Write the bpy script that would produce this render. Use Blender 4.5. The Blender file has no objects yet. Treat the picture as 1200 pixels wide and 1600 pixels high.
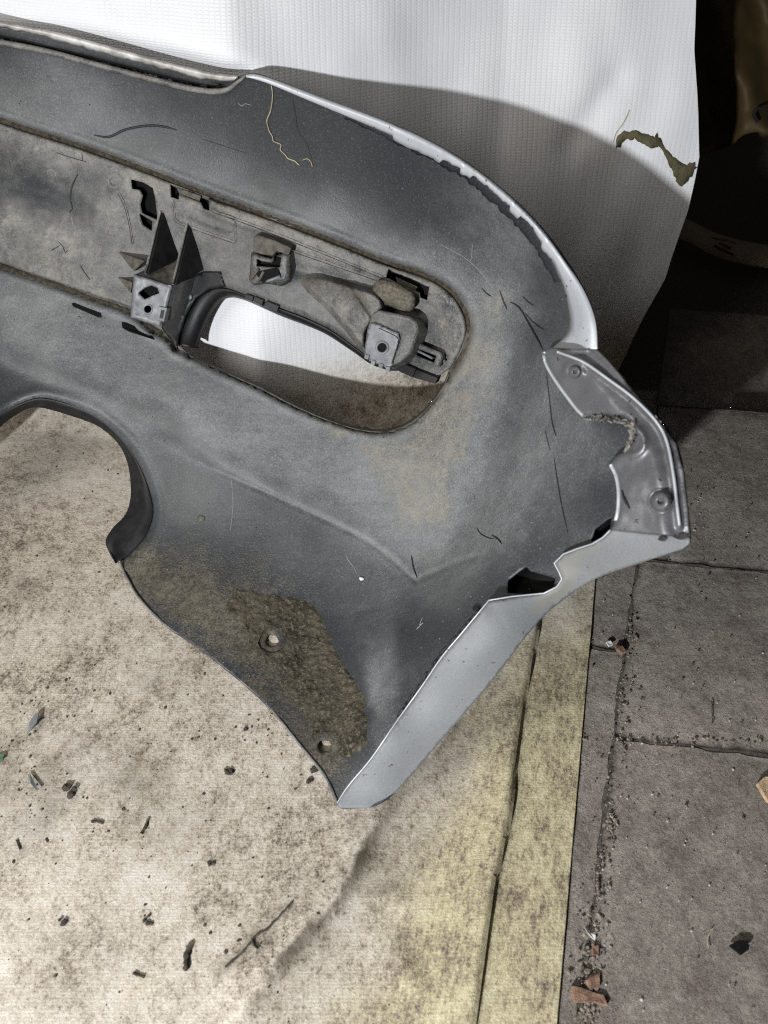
import bpy, bmesh, math, random
import numpy as np
from mathutils import Vector, Matrix
from mathutils.geometry import delaunay_2d_cdt
from mathutils.bvhtree import BVHTree

random.seed(7); rng = np.random.default_rng(7)
scene = bpy.context.scene
COL = scene.collection
K = 0.8                                   # model units -> metres
CAMH = 1.1
PITCH = math.radians(48)
F = 1200.0

# ------------------------------------------------------------------ camera, light, exposure
cam = bpy.data.cameras.new('camera'); camo = bpy.data.objects.new('camera', cam); COL.objects.link(camo)
camo.location = (0, 0, CAMH*K); camo.rotation_euler = (math.pi/2-PITCH, 0, 0)
cam.sensor_fit = 'VERTICAL'; cam.sensor_height = 36; cam.lens = 27
cam.clip_start = 0.02; cam.clip_end = 60
cam.dof.use_dof = True; cam.dof.focus_distance = 1.04; cam.dof.aperture_fstop = 5.5
scene.camera = camo

w = bpy.data.worlds.new('World'); scene.world = w; w.use_nodes = True
w.node_tree.nodes['Background'].inputs[0].default_value = (1.0, 0.95, 0.88, 1)
w.node_tree.nodes['Background'].inputs[1].default_value = 0.028

def lamp(name, loc, target, size, power, color):
    l = bpy.data.lights.new(name, 'AREA'); l.shape = 'DISK'; l.size = size; l.energy = power; l.color = color
    o = bpy.data.objects.new(name, l); COL.objects.link(o)
    o.location = Vector(loc)*K
    o.rotation_euler = (Vector(target)-Vector(loc)).to_track_quat('-Z', 'Y').to_euler()
    return o
lamp('work_lamp', (-0.75, -1.0, 1.07), (0.0, 0.8, 0.35), 0.05, 43, (0.95, 0.975, 1.0))
lamp('fill_lamp', (-2.0, -0.1, 1.95), (0.0, 0.9, 0.2), 1.3, 25, (1.0, 0.95, 0.88))  # added soft fill to lift the shadows, no such lamp seen

scene.view_settings.view_transform = 'Standard'; scene.view_settings.look = 'None'
scene.view_settings.exposure = 0.0; scene.view_settings.gamma = 1.0
scene.view_settings.use_curve_mapping = False
scene.cycles.use_denoising = False; scene.cycles.filter_width = 1.15; scene.cycles.max_bounces = 5; scene.cycles.sample_clamp_indirect = 4

# ------------------------------------------------------------------ view rays and the bumper's curved base surface
FW = np.array([0, math.cos(PITCH), -math.sin(PITCH)]); UP = np.array([0, math.sin(PITCH), math.cos(PITCH)])
C = np.array([0, 0, CAMH])
def ray(px, py):
    px = np.asarray(px, float); py = np.asarray(py, float)
    return FW + ((px-600)/F)[..., None]*np.array([1., 0, 0]) + (-(py-800)/F)[..., None]*UP
def floor_pt(px, py, z=0.0):
    d = ray(px, py); return C + d*((z-CAMH)/d[..., 2])[..., None]
def plane_y(px, py, y):
    d = ray(px, py); return C + d*(y/d[..., 1])[..., None]

CY = [(-160,20,1.50),(0,42,1.44),(200,82,1.40),(360,122,1.35),(550,172,1.25),(700,238,1.13),(800,310,1.02),(870,390,.93),(915,465,.86),(930,540,.80),
 (-160,60,1.50),(0,115,1.44),(200,180,1.40),(400,250,1.335),(600,320,1.24),(750,395,1.12),(850,490,.985),
 (-160,130,1.48),(0,190,1.41),(230,268,1.355),(440,342,1.28),(600,405,1.205),(720,462,1.125),
 (-160,360,1.40),(0,418,1.315),(200,482,1.255),(275,540,1.21),
 (380,430,1.255),(560,510,1.17),(450,630,1.085),(600,680,1.01),(700,590,1.06),(770,590,1.00),
 (-160,495,1.27),(0,565,1.17),(150,632,1.095),(300,716,1.005),(450,785,.93),(560,840,.865),
 (100,520,1.20),(300,620,1.09),(740,740,.885),(820,640,.905),(855,550,.90),(680,800,.885),
 (885,700,.76),(950,830,.61),(1075,850,.545),(1045,690,.655),(980,600,.73),(800,880,.67),(870,945,.60),(1000,880,.57)]
CZ = [(640,900,.06),(200,750,.075),(60,640,.19),(-100,720,.16),(175,868,.012),(250,970,.007),(330,1030,.005),(420,1108,.004),(490,1192,.004),(525,1258,.006),
 (425,1000,.0045),(507,1165,.0045),(350,930,.018),(280,840,.045),(470,900,.034),(540,1000,.022),(575,1110,.035),(420,830,.06),
 (700,1000,.185),(680,1040,.15),(600,1150,.085),(760,945,.235),(640,1215,.035),(580,1263,.014),(600,1000,.07),(640,950,.085),(720,900,.15),(730,1110,.12),(780,1050,.18)]
_c = [(a, b, y) for a, b, y in CY]
for a, b, z in CZ:
    _c.append((a, b, float(floor_pt(a, b, z)[1])))
_c = np.array(_c); _x = _c[:, :2]/500.0
def _tp(r2): return np.where(r2 > 1e-12, 0.5*r2*np.log(np.maximum(r2, 1e-12)), 0)
_n = len(_c)
_A = np.zeros((_n+3, _n+3)); _D = ((_x[:, None]-_x[None])**2).sum(-1)
_A[:_n, :_n] = _tp(_D)+np.eye(_n)*0.004; _A[:_n, _n] = 1; _A[:_n, _n+1:] = _x; _A[_n, :_n] = 1; _A[_n+1:, :_n] = _x.T
_w = np.linalg.solve(_A, np.concatenate([_c[:, 2], [0, 0, 0]]))
def surf(px, py):
    px = np.asarray(px, float).ravel(); py = np.asarray(py, float).ravel()
    q = np.stack([px, py], -1)/500.0
    Y = _tp(((q[:, None]-_x[None])**2).sum(-1))@_w[:_n] + _w[_n] + q@_w[_n+1:]
    d = ray(px, py)
    zmin = 0.003
    ymax = d[:, 1]*(CAMH-zmin)/np.maximum(-d[:, 2], 1e-3)
    k = 200.0                               # soft minimum keeps the skin above the floor
    Y = np.where(Y < ymax-0.1, Y, -np.logaddexp(-k*Y, -k*ymax)/k)
    return C + d*(Y/d[:, 1])[:, None], d
def P(px, py, h=0.0):
    """point seen at px,py lying h above the base surface"""
    px = np.asarray(px, float).ravel(); py = np.asarray(py, float).ravel(); h = np.broadcast_to(np.asarray(h, float), px.shape)
    S, d = surf(px, py)
    a, _ = surf(px+3, py); b, _ = surf(px, py+3)
    n = np.cross(a-S, b-S); n /= np.linalg.norm(n, axis=1)[:, None]
    dn = d/np.linalg.norm(d, axis=1)[:, None]
    c = (n*dn).sum(1); c = np.maximum(np.abs(c), 0.4)
    return S - dn*(h/c)[:, None]

# ------------------------------------------------------------------ 2-D helpers
def cr(pts, step=6, closed=False):
    """Catmull-Rom resample of a polyline"""
    p = np.array(pts, float); out = []
    n = len(p); rngk = range(n if closed else n-1)
    for i in rngk:
        if closed: p0, p1, p2, p3 = p[(i-1) % n], p[i], p[(i+1) % n], p[(i+2) % n]
        else: p0, p1, p2, p3 = p[max(i-1, 0)], p[i], p[i+1], p[min(i+2, n-1)]
        m = max(1, int(np.linalg.norm(p2-p1)/step))
        for j in range(m):
            t = j/m
            out.append(0.5*((2*p1)+(-p0+p2)*t+(2*p0-5*p1+4*p2-p3)*t*t+(-p0+3*p1-3*p2+p3)*t**3))
    if not closed: out.append(p[-1])
    return np.array(out)
def lin(pts, step=6, closed=True):
    p = np.array(pts, float); out = []; n = len(p)
    for i in range(n if closed else n-1):
        a, b = p[i], p[(i+1) % n]; m = max(1, int(np.linalg.norm(b-a)/step))
        for j in range(m): out.append(a+(b-a)*j/m)
    if not closed: out.append(p[-1])
    return np.array(out)
def resample(p, n):
    p = np.array(p, float); s = np.concatenate([[0], np.cumsum(np.linalg.norm(np.diff(p, axis=0), axis=1))])
    t = np.linspace(0, s[-1], n)
    return np.stack([np.interp(t, s, p[:, k]) for k in range(p.shape[1])], -1)
def inside(q, poly):
    x, y = q[:, 0], q[:, 1]; r = np.zeros(len(q), bool); n = len(poly)
    for i in range(n):
        x1, y1 = poly[i]; x2, y2 = poly[(i+1) % n]
        if y1 == y2: continue
        c = ((y1 > y) != (y2 > y)) & (x < (x2-x1)*(y-y1)/(y2-y1)+x1); r ^= c
    return r
def dist(q, line, closed=False):
    q = np.asarray(q, float); best = np.full(len(q), 1e9); n = len(line)
    for i in range(n if closed else n-1):
        a = np.array(line[i], float); b = np.array(line[(i+1) % n], float); ab = b-a; L = (ab@ab) or 1e-9
        t = np.clip(((q-a)@ab)/L, 0, 1)
        best = np.minimum(best, np.hypot(*(q-(a+t[:, None]*ab)).T))
    return best
def sm(x, a, b):
    t = np.clip((x-a)/(b-a), 0, 1); return t*t*(3-2*t)
def vnoise(q, scale, seed=0, octaves=3):
    """smooth value noise on 2-D or 3-D points"""
    q = np.asarray(q, float)*scale; out = np.zeros(len(q)); amp = 1; tot = 0
    dim = q.shape[1]
    def hsh(i):
        h = np.zeros(len(i), np.uint64)+np.uint64(seed*7919+13)
        for k in range(dim):
            h = (h ^ (i[:, k].astype(np.int64).astype(np.uint64)*np.uint64([73856093, 19349663, 83492791][k])))*np.uint64(6364136223846793005)+np.uint64(1442695040888963407)
            h ^= h >> np.uint64(29)
        return (h >> np.uint64(40)).astype(float)/float(1 << 24)
    for o in range(octaves):
        i = np.floor(q); f = q-i; f = f*f*(3-2*f); v = np.zeros(len(q))
        for c in range(1 << dim):
            off = np.array([(c >> k) & 1 for k in range(dim)])
            wgt = np.prod(np.where(off, f, 1-f), axis=1); v += wgt*hsh(i+off)
        out += amp*v; tot += amp; amp *= .5; q = q*2.03+11.3
    return out/tot                          # 0..1

def tri_region(outer, holes=(), spacing=5.0, jitter=.25, keep_dist=.6):
    outer = np.asarray(outer, float); holes = [np.asarray(h, float) for h in holes]
    V = []; E = []
    for loop in [outer]+holes:
        b = len(V); n = len(loop)
        V += [tuple(p) for p in loop]; E += [(b+i, b+(i+1) % n) for i in range(n)]
    lo = outer.min(0); hi = outer.max(0)
    xs = np.arange(lo[0], hi[0], spacing); ys = np.arange(lo[1], hi[1], spacing*.866)
    gx, gy = np.meshgrid(xs, ys); gx = gx+(np.arange(len(ys)) % 2)[:, None]*spacing*.5
    g = np.stack([gx.ravel(), gy.ravel()], -1); g += rng.uniform(-jitter, jitter, g.shape)*spacing
    m = inside(g, outer)
    for h in holes: m &= ~inside(g, h)
    g = g[m]; dmin = dist(g, outer, True)
    for h in holes: dmin = np.minimum(dmin, dist(g, h, True))
    g = g[dmin > spacing*keep_dist]
    V += [tuple(p) for p in g]
    r = delaunay_2d_cdt([Vector(v) for v in V], E, [], 0, 1e-3)
    q = np.array([tuple(v) for v in r[0]]); f = np.array([tuple(t) for t in r[2] if len(t) == 3], int)
    c = q[f].mean(1); m = inside(c, outer)
    for h in holes: m &= ~inside(c, h)
    f = f[m]
    used = np.unique(f); mp = -np.ones(len(q), int); mp[used] = np.arange(len(used))
    return q[used], mp[f]

# ------------------------------------------------------------------ objects
ROOTS = {}
def tag(o, label=None, cat=None, group=None, kind=None):
    if label: o['label'] = label
    if cat: o['category'] = cat
    if group: o['group'] = group
    if kind: o['kind'] = kind
    return o
def empty(name, loc):
    o = bpy.data.objects.new(name, None); COL.objects.link(o); o.location = Vector(loc)*K; o.empty_display_size = .05
    ROOTS[o.name] = Vector(loc)*K
    return o
def origin_of(o):
    p = Vector((0, 0, 0))
    while o is not None: p = p+o.location; o = o.parent
    return p
def mk(name, V, Fc, mat, parent=None, smooth=True, attrs=None, solid=0.0, uv=None, origin=None, orient=False, soff=-1):
    """V in model units; the mesh is stored relative to its own origin"""
    V = np.asarray(V, float)*K
    po = origin_of(parent)
    og = np.array(origin, float)*K if origin is not None else (np.array(po) if parent else V.mean(0)*np.array([1, 1, 0])+np.array([0, 0, V[:, 2].min()]))
    if orient:
        tot = 0
        Fa = [f for f in Fc]
        for f in Fa[:: max(1, len(Fa)//400)]:
            a, b, c = V[f[0]], V[f[1]], V[f[2]]; n = np.cross(b-a, c-a); tot += n@(C*K-a)
        if tot < 0: Fc = [tuple(reversed(tuple(f))) for f in Fa]
    me = bpy.data.meshes.new(name)
    me.from_pydata([tuple(v) for v in (V-og)], [], [tuple(int(i) for i in f) for f in Fc])
    if attrs:
        for k, a in attrs.items():
            at = me.attributes.new(k, 'FLOAT', 'POINT'); at.data.foreach_set('value', np.asarray(a, np.float32))
    if uv is not None:
        ul = me.uv_layers.new(name='UVMap'); li = np.zeros(len(me.loops), np.int32); me.loops.foreach_get('vertex_index', li)
        ul.data.foreach_set('uv', np.asarray(uv, np.float32)[li].ravel())
    me.materials.append(mat)
    if smooth: me.polygons.foreach_set('use_smooth', [True]*len(me.polygons))
    me.update()
    o = bpy.data.objects.new(name, me); COL.objects.link(o)
    o.location = Vector(og)-po
    if parent: o.parent = parent
    if solid:
        md = o.modifiers.new('thickness', 'SOLIDIFY'); md.thickness = solid*K; md.offset = soff
    return o
def region(name, outer, mat, parent, h, holes=(), spacing=5.0, solid=.004, attrs=None, pf=None):
    q, f = tri_region(outer, holes, spacing)
    hh = h(q) if callable(h) else np.full(len(q), h)
    V = (pf or P)(q[:, 0], q[:, 1], hh)
    a = {k: v(q) for k, v in (attrs or {}).items()}
    return mk(name, V, f, mat, parent, attrs=a, solid=solid, orient=True)
def loft(rows, closed=False):
    """rows: list of arrays (n,3) of points -> verts, quads"""
    n = len(rows[0]); V = np.concatenate(rows); Fc = []
    for r in range(len(rows)-1):
        for i in range(n if closed else n-1):
            j = (i+1) % n
            Fc.append((r*n+i, r*n+j, (r+1)*n+j, (r+1)*n+i))
    return V, Fc
def tube_pts(path, radii, sides=6):
    path = np.asarray(path, float); n = len(path); rad = np.broadcast_to(np.asarray(radii, float), (n,))
    rows = []; up = np.array([.3, -.5, .8])
    for i in range(n):
        t = path[min(i+1, n-1)]-path[max(i-1, 0)]; t /= np.linalg.norm(t)+1e-12
        a = np.cross(t, up); a /= np.linalg.norm(a)+1e-12; b = np.cross(t, a)
        an = np.arange(sides)/sides*2*math.pi
        rows.append(path[i]+rad[i]*(np.cos(an)[:, None]*a+np.sin(an)[:, None]*b))
    V, Fc = loft(rows, True)
    Fc.append(tuple(range(sides))); Fc.append(tuple((n-1)*sides+i for i in reversed(range(sides))))
    return V, Fc
def rock(c, r, seed, flat=.6, sub=1):
    bm = bmesh.new(); bmesh.ops.create_icosphere(bm, subdivisions=sub, radius=1)
    rr = random.Random(seed); ax = [rr.uniform(.6, 1.3), rr.uniform(.6, 1.3), flat]
    th = rr.uniform(0, 6.28); ct, st = math.cos(th), math.sin(th)
    V = []
    for v in bm.verts:
        k = r*rr.uniform(.7, 1.15); x, y, z = v.co.x*ax[0]*k, v.co.y*ax[1]*k, v.co.z*ax[2]*k
        V.append((c[0]+ct*x-st*y, c[1]+st*x+ct*y, c[2]+z))
    Fc = [tuple(v.index for v in f.verts) for f in bm.faces]; bm.free()
    return V, Fc

# ------------------------------------------------------------------ materials
class NT:
    def __init__(s, name):
        s.m = bpy.data.materials.new(name); s.m.use_nodes = True; s.t = s.m.node_tree; s.b = s.t.nodes['Principled BSDF']
        s.tc = s.t.nodes.new('ShaderNodeTexCoord')
    def link(s, a, b): s.t.links.new(a, b)
    def put(s, sock, v):
        if hasattr(v, 'is_linked') or isinstance(v, bpy.types.NodeSocket): s.link(v, sock)
        else: sock.default_value = v
    def noise(s, scale, detail=4, rough=.55, vec=None, stretch=None, dist=0):
        n = s.t.nodes.new('ShaderNodeTexNoise'); n.inputs['Scale'].default_value = scale; n.inputs['Detail'].default_value = detail
        n.inputs['Roughness'].default_value = rough; n.inputs['Distortion'].default_value = dist
        v = vec or s.tc.outputs['Object']
        if stretch:
            mp = s.t.nodes.new('ShaderNodeMapping'); s.link(v, mp.inputs['Vector']); mp.inputs['Scale'].default_value = stretch; v = mp.outputs[0]
        s.link(v, n.inputs['Vector']); return n.outputs['Fac']
    def ramp(s, v, a, b, lo=0., hi=1.):
        n = s.t.nodes.new('ShaderNodeMapRange'); n.interpolation_type = 'SMOOTHSTEP'
        s.put(n.inputs['Value'], v)
        for k, x in (('From Min', a), ('From Max', b), ('To Min', lo), ('To Max', hi)): s.put(n.inputs[k], x)
        return n.outputs[0]
    def math(s, op, a, b=0., clamp=False):
        n = s.t.nodes.new('ShaderNodeMath'); n.operation = op; n.use_clamp = clamp
        s.put(n.inputs[0], a); s.put(n.inputs[1], b); return n.outputs[0]
    def mix(s, f, a, b):
        n = s.t.nodes.new('ShaderNodeMix'); n.data_type = 'RGBA'
        s.put(n.inputs[0], f)
        for k, v in ((6, a), (7, b)):
            if isinstance(v, tuple) and len(v) == 3: v = v+(1,)
            s.put(n.inputs[k], v)
        return n.outputs[2]
    def attr(s, name):
        n = s.t.nodes.new('ShaderNodeAttribute'); n.attribute_name = name; return n.outputs['Fac']
    def bump(s, h, strength, distance, prev=None):
        n = s.t.nodes.new('ShaderNodeBump'); n.inputs['Strength'].default_value = strength; n.inputs['Distance'].default_value = distance
        s.link(h, n.inputs['Height'])
        if prev: s.link(prev, n.inputs['Normal'])
        return n.outputs[0]
    def out(s, color=None, rough=None, metal=None, normal=None, spec=None, coat=None):
        for k, v in (('Base Color', color), ('Roughness', rough), ('Metallic', metal), ('Normal', normal), ('Specular IOR Level', spec), ('Coat Weight', coat)):
            if v is None: continue
            if isinstance(v, tuple) and len(v) == 3: v = v+(1,)
            s.put(s.b.inputs[k], v)
        return s.m

def plastic(name, base=(.0165, .0190, .0222), base2=(.0235, .0265, .0302), d1=(.155, .165, .173), d2=(.222, .227, .226), patch=.38):
    n = NT(name)
    big = n.noise(7, 6, .6, dist=.4); mid = n.noise(45, 6, .65, dist=.3); fine = n.noise(420, 3, .6); sp = n.noise(800, 2, .5)
    dust, sand, mud = n.attr('dust'), n.attr('sand'), n.attr('mud')
    c = n.mix(big, base, base2)
    scf = n.noise(60, 6, .7, None, (.25, 1.6, 1.1), .2)
    var = n.math('ADD', n.math('ADD', .62, n.ramp(scf, .35, .7, -.05, .12)), n.math('ADD', n.math('MULTIPLY', n.math('SUBTRACT', big, .5), .7), n.math('MULTIPLY', n.math('SUBTRACT', mid, .5), patch)))
    var = n.math('ADD', var, n.math('MULTIPLY', n.math('SUBTRACT', n.noise(160, 4, .7), .5), patch*.6))
    df = n.math('MULTIPLY', dust, n.math('ADD', var, n.ramp(fine, .35, .7, -.12, .22)), True)
    c = n.mix(df, c, n.mix(mid, d1, d2))
    # fine light speckle of dust grains
    spm = n.math('MULTIPLY', n.ramp(n.math('ADD', n.math('MULTIPLY', n.noise(480, 2, .6), .6), n.math('MULTIPLY', n.noise(700, 3, .7), .45)), .565, .65), n.ramp(dust, 0, 1, .16, .55))
    c = n.mix(spm, c, (.27, .268, .26))
    c = n.mix(n.math('MULTIPLY', n.ramp(n.noise(600, 3, .7), .56, .70), .45), c, (.016, .0165, .018))
    wd = n.math('ADD', n.math('MULTIPLY', n.noise(650, 3, .75), .65), n.math('MULTIPLY', n.noise(95, 7, .8, dist=.4), .5))
    th = n.math('SUBTRACT', .90, n.math('MULTIPLY', sand, .40))
    sf = n.ramp(wd, th, n.math('ADD', th, .12))
    c = n.mix(n.math('MULTIPLY', sf, .8), c, n.mix(fine, (.15, .14, .115), (.31, .285, .235)))
    mf = n.math('MULTIPLY', n.ramp(n.math('ADD', mud, n.math('ADD', n.math('MULTIPLY', n.math('SUBTRACT', mid, .5), 1.3), n.math('MULTIPLY', n.math('SUBTRACT', fine, .5), 1.2))), .14, .90), n.ramp(mud, .03, .2), True)
    c = n.mix(mf, c, n.mix(n.ramp(n.math('ADD', n.math('MULTIPLY', fine, .5), n.math('MULTIPLY', n.noise(110, 6, .75), .5)), .38, .64), n.mix(n.ramp(big, .35, .62), (.017, .015, .011), (.045, .039, .029)), n.mix(n.ramp(big, .35, .62), (.085, .074, .054), (.15, .132, .10))))
    r = n.math('ADD', n.math('ADD', .40, n.math('MULTIPLY', df, .35)), n.math('ADD', n.math('MULTIPLY', sf, .4), n.math('MULTIPLY', mf, .3)), True)
    nb = n.bump(fine, .25, .0012)
    nb = n.bump(n.math('ADD', n.math('MULTIPLY', sf, 1.0), n.math('MULTIPLY', mf, 1.2)), .35, .0015, nb)
    nb = n.bump(mid, .10, .004, nb)
    return n.out(c, r, 0., nb, .45)
M = {}
M['plastic'] = plastic('scuffed_plastic')
M['insert'] = plastic('dusty_plastic', (.022, .024, .027), (.034, .037, .041), (.155, .157, .155), (.285, .265, .228), 2.1)
def simple(name, c1, c2, rough, metal=0., scale=60, bump=.2, bd=.001, spec=.5, rvar=.15):
    n = NT(name); a = n.noise(scale, 6, .6); b = n.noise(scale*6, 3)
    return n.out(n.mix(n.ramp(a, .3, .7), c1, c2), n.math('ADD', rough-rvar/2, n.math('MULTIPLY', a, rvar)), metal, n.bump(b, bump, bd), spec)
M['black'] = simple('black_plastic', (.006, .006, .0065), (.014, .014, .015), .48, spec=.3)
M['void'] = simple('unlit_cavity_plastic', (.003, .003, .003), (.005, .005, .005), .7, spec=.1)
M['clipgrey'] = simple('worn_grey_plastic', (.10, .105, .115), (.19, .195, .205), .42, 0, 90)
M['olive'] = simple('dusty_olive_plastic', (.045, .042, .033), (.11, .10, .08), .8, 0, 120, .5)
M['dusttab'] = simple('dust_covered_plastic', (.07, .062, .047), (.17, .152, .118), .95, 0, 260, .7, .002)
M['crack'] = simple('dark_crack', (.006, .006, .007), (.012, .012, .012), .6)
M['grit'] = simple('groove_grit', (.018, .014, .009), (.085, .068, .045), .95, 0, 160, .9, .003)
M['scratch'] = simple('pale_scratch', (.20, .20, .20), (.34, .33, .31), .7)
M['straw'] = simple('straw', (.24, .19, .12), (.40, .34, .24), .7)
M['mud'] = None
def silver(name, c1, c2, rough, metal):
    n = NT(name); a = n.noise(5, 5); b = n.noise(70, 6, .65, dist=.4); fl = n.noise(1500, 1); sp = n.noise(150, 4, .6)
    prim = n.attr('primer')
    c = n.mix(n.ramp(a, .3, .7), c1, c2)
    c = n.mix(n.math('MULTIPLY', n.ramp(fl, .5, .7), .15), c, (.62, .64, .66))
    c = n.mix(n.math('MULTIPLY', n.ramp(b, .55, .75), .35), c, (.20, .19, .17))
    c = n.mix(n.ramp(sp, .66, .71), c, (.03, .028, .025))
    c = n.mix(n.ramp(n.math('ADD', prim, n.math('MULTIPLY', n.math('SUBTRACT', b, .5), .5)), .45, .55), c, (.16, .158, .148))
    return n.out(c, n.math('ADD', rough, n.math('MULTIPLY', b, .16)), metal, n.bump(b, .06, .002), .5)
M['silver'] = silver('silver_paint', (.125, .131, .136), (.155, .161, .165), .55, .0)
M['flange'] = silver('scuffed_silver', (.10, .099, .106), (.17, .168, .178), .34, .42)
M['bright'] = silver('bright_silver_edge', (.40, .42, .45), (.50, .52, .545), .36, .25)
M['crust'] = simple('torn_fibrous_edge', (.03, .027, .024), (.27, .25, .22), .8, 0, 100, .8, .003)
M['chrome'] = simple('worn_metal_edge', (.20, .19, .175), (.60, .59, .57), .42, .2, 26, .25, .001)
def mudmat():
    n = NT('caked_mud'); a = n.noise(28, 6, .6); b = n.noise(220, 6, .7); vor = n.t.nodes.new('ShaderNodeTexVoronoi')
    vor.feature = 'DISTANCE_TO_EDGE'; vor.inputs['Scale'].default_value = 55
    n.link(n.tc.outputs['Object'], vor.inputs['Vector'])
    c = n.mix(n.ramp(a, .35, .65), (.036, .031, .022), (.088, .076, .055))
    c = n.mix(n.ramp(b, .48, .66), c, (.155, .135, .10))
    c = n.mix(n.ramp(n.noise(140, 5, .7), .58, .68), c, (.018, .015, .011))
    nb = n.bump(b, .9, .004); nb = n.bump(n.noise(90, 5, .6), .8, .006, nb)
    return n.out(c, .92, 0., nb, .2)
M['mud'] = mudmat()
def tarpmat():
    n = NT('woven_tarpaulin'); uv = n.tc.outputs['UV']
    dirty, yel, st = n.attr('dirt'), n.attr('yellow'), n.attr('stain_shade')
    def wave(scale, axis):
        x = n.t.nodes.new('ShaderNodeTexWave'); x.wave_type = 'BANDS'; x.bands_direction = axis; x.inputs['Scale'].default_value = scale
        x.inputs['Distortion'].default_value = 1.1; x.inputs['Detail'].default_value = 2; x.inputs['Detail Scale'].default_value = .6; n.link(uv, x.inputs['Vector']); return x.outputs['Fac']
    wx = wave(math.pi*2/20/.0078, 'X'); wy = wave(math.pi*2/20/.0042, 'Y')
    weave = n.math('MULTIPLY', n.ramp(wx, .02, .5), n.ramp(wy, .05, .7))
    big = n.noise(3.0, 7, .62, uv, None, .6); mid = n.noise(14, 7, .66, uv, (1, 1, 1), .5); fine = n.noise(110, 5, .7, uv); grit = n.noise(300, 3, .65, uv)
    streak = n.noise(30, 5, .65, uv, (4.0, .25, 1)); sl = n.noise(36, 5, .7, uv, (.5, 2.2, 1))
    base = n.mix(n.ramp(big, .3, .7), (.64, .655, .68), (.72, .725, .735))
    base = n.mix(n.math('MULTIPLY', n.math('SUBTRACT', 1., weave), n.ramp(n.math('ADD', n.math('MULTIPLY', big, .7), n.math('MULTIPLY', mid, .3)), .38, .66, .02, .24)), base, (.42, .42, .44))
    wspk = n.math('MULTIPLY', n.ramp(n.noise(75, 4, .7, uv, (1.3, .7, 1)), .68, .80), .35)
    base = n.mix(wspk, base, (.28, .24, .19))
    # floor dirt
    def cramp(v, stops):
        r = n.t.nodes.new('ShaderNodeValToRGB'); el = r.color_ramp.elements
        while len(el) < len(stops): el.new(.5)
        for e, (p, c3) in zip(el, stops): e.position = p; e.color = c3+(1,)
        n.link(v, r.inputs[0]); return r.outputs[0]
    f2 = n.noise(300, 5, .8, uv, None, .3); f3 = n.noise(46, 8, .75, uv, (1.15, 1, 1), .3); f4 = n.noise(130, 6, .8, uv, (1.2, .9, 1), .2)
    tot = n.math('ADD', n.math('ADD', n.math('MULTIPLY', big, .55), n.math('MULTIPLY', mid, .45)), n.math('ADD', n.math('MULTIPLY', f3, .75), n.math('ADD', n.math('MULTIPLY', f4, .8), n.math('MULTIPLY', f2, .75))))
    tot = n.math('SUBTRACT', n.math('MULTIPLY', tot, 1.75), 2.40)          # mean about .5
    fl = cramp(tot, [(.12, (.58, .54, .475)), (.38, (.495, .445, .37)), (.58, (.375, .325, .258)), (.74, (.225, .19, .148)), (.90, (.085, .068, .052))])
    fl = n.mix(n.math('MULTIPLY', n.ramp(n.noise(4.5, 6, .6, uv, (1, 1, 1), .4), .55, .70), .30), fl, n.mix(f4, (.62, .595, .555), (.40, .37, .325)))
    fl = n.mix(n.math('MULTIPLY', n.ramp(n.noise(6.5, 5, .6, uv), .62, .74), .35), fl, (.46, .36, .20))
    fl = n.mix(n.math('MULTIPLY', n.ramp(grit, .63, .74), .75), fl, (.06, .048, .036))
    rot = n.t.nodes.new('ShaderNodeMapping'); n.link(uv, rot.inputs['Vector']); rot.inputs['Rotation'].default_value = (0, 0, math.radians(17.8)); ruv = rot.outputs[0]
    # Mapping rotates the coordinates so that x runs across the strip and y along it
    st1 = n.noise(70, 6, .75, ruv, (3.2, .6, 1)); st2 = n.noise(26, 8, .8, ruv, (1.2, .9, 1), .3)
    ty = n.math('ADD', n.math('ADD', n.math('MULTIPLY', st1, .6), n.math('MULTIPLY', st2, .75)), n.math('ADD', n.math('MULTIPLY', n.math('ADD', f2, f4), .65), n.math('MULTIPLY', mid, .45)))
    ty = n.math('SUBTRACT', n.math('MULTIPLY', ty, 1.75), 2.21)
    yc = cramp(ty, [(.14, (.60, .555, .385)), (.40, (.48, .425, .26)), (.56, (.355, .305, .20)), (.70, (.215, .175, .122)), (.92, (.09, .072, .05))])
    fl = n.mix(yel, fl, yc)
    c = n.mix(dirty, base, fl)
    wyf = wave(math.pi*2/20/.0031, 'Y')
    c = n.mix(n.math('MULTIPLY', n.ramp(wyf, .0, .45, 1, 0), n.math('MULTIPLY', dirty, .16)), c, (.14, .115, .09))
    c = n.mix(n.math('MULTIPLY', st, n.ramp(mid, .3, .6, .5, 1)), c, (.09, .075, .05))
    nb = n.bump(n.math('MULTIPLY', weave, n.math('MULTIPLY', n.ramp(big, .3, .65, .3, 1.), n.math('SUBTRACT', 1., n.math('MULTIPLY', dirty, .8)))), .30, .0012); nb = n.bump(n.math('MULTIPLY', n.math('ADD', f4, f2), n.math('ADD', .15, n.math('MULTIPLY', dirty, .85))), .6, .0022, nb)
    return n.out(c, .55, 0., nb, .35)
M['tarp'] = tarpmat()
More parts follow.
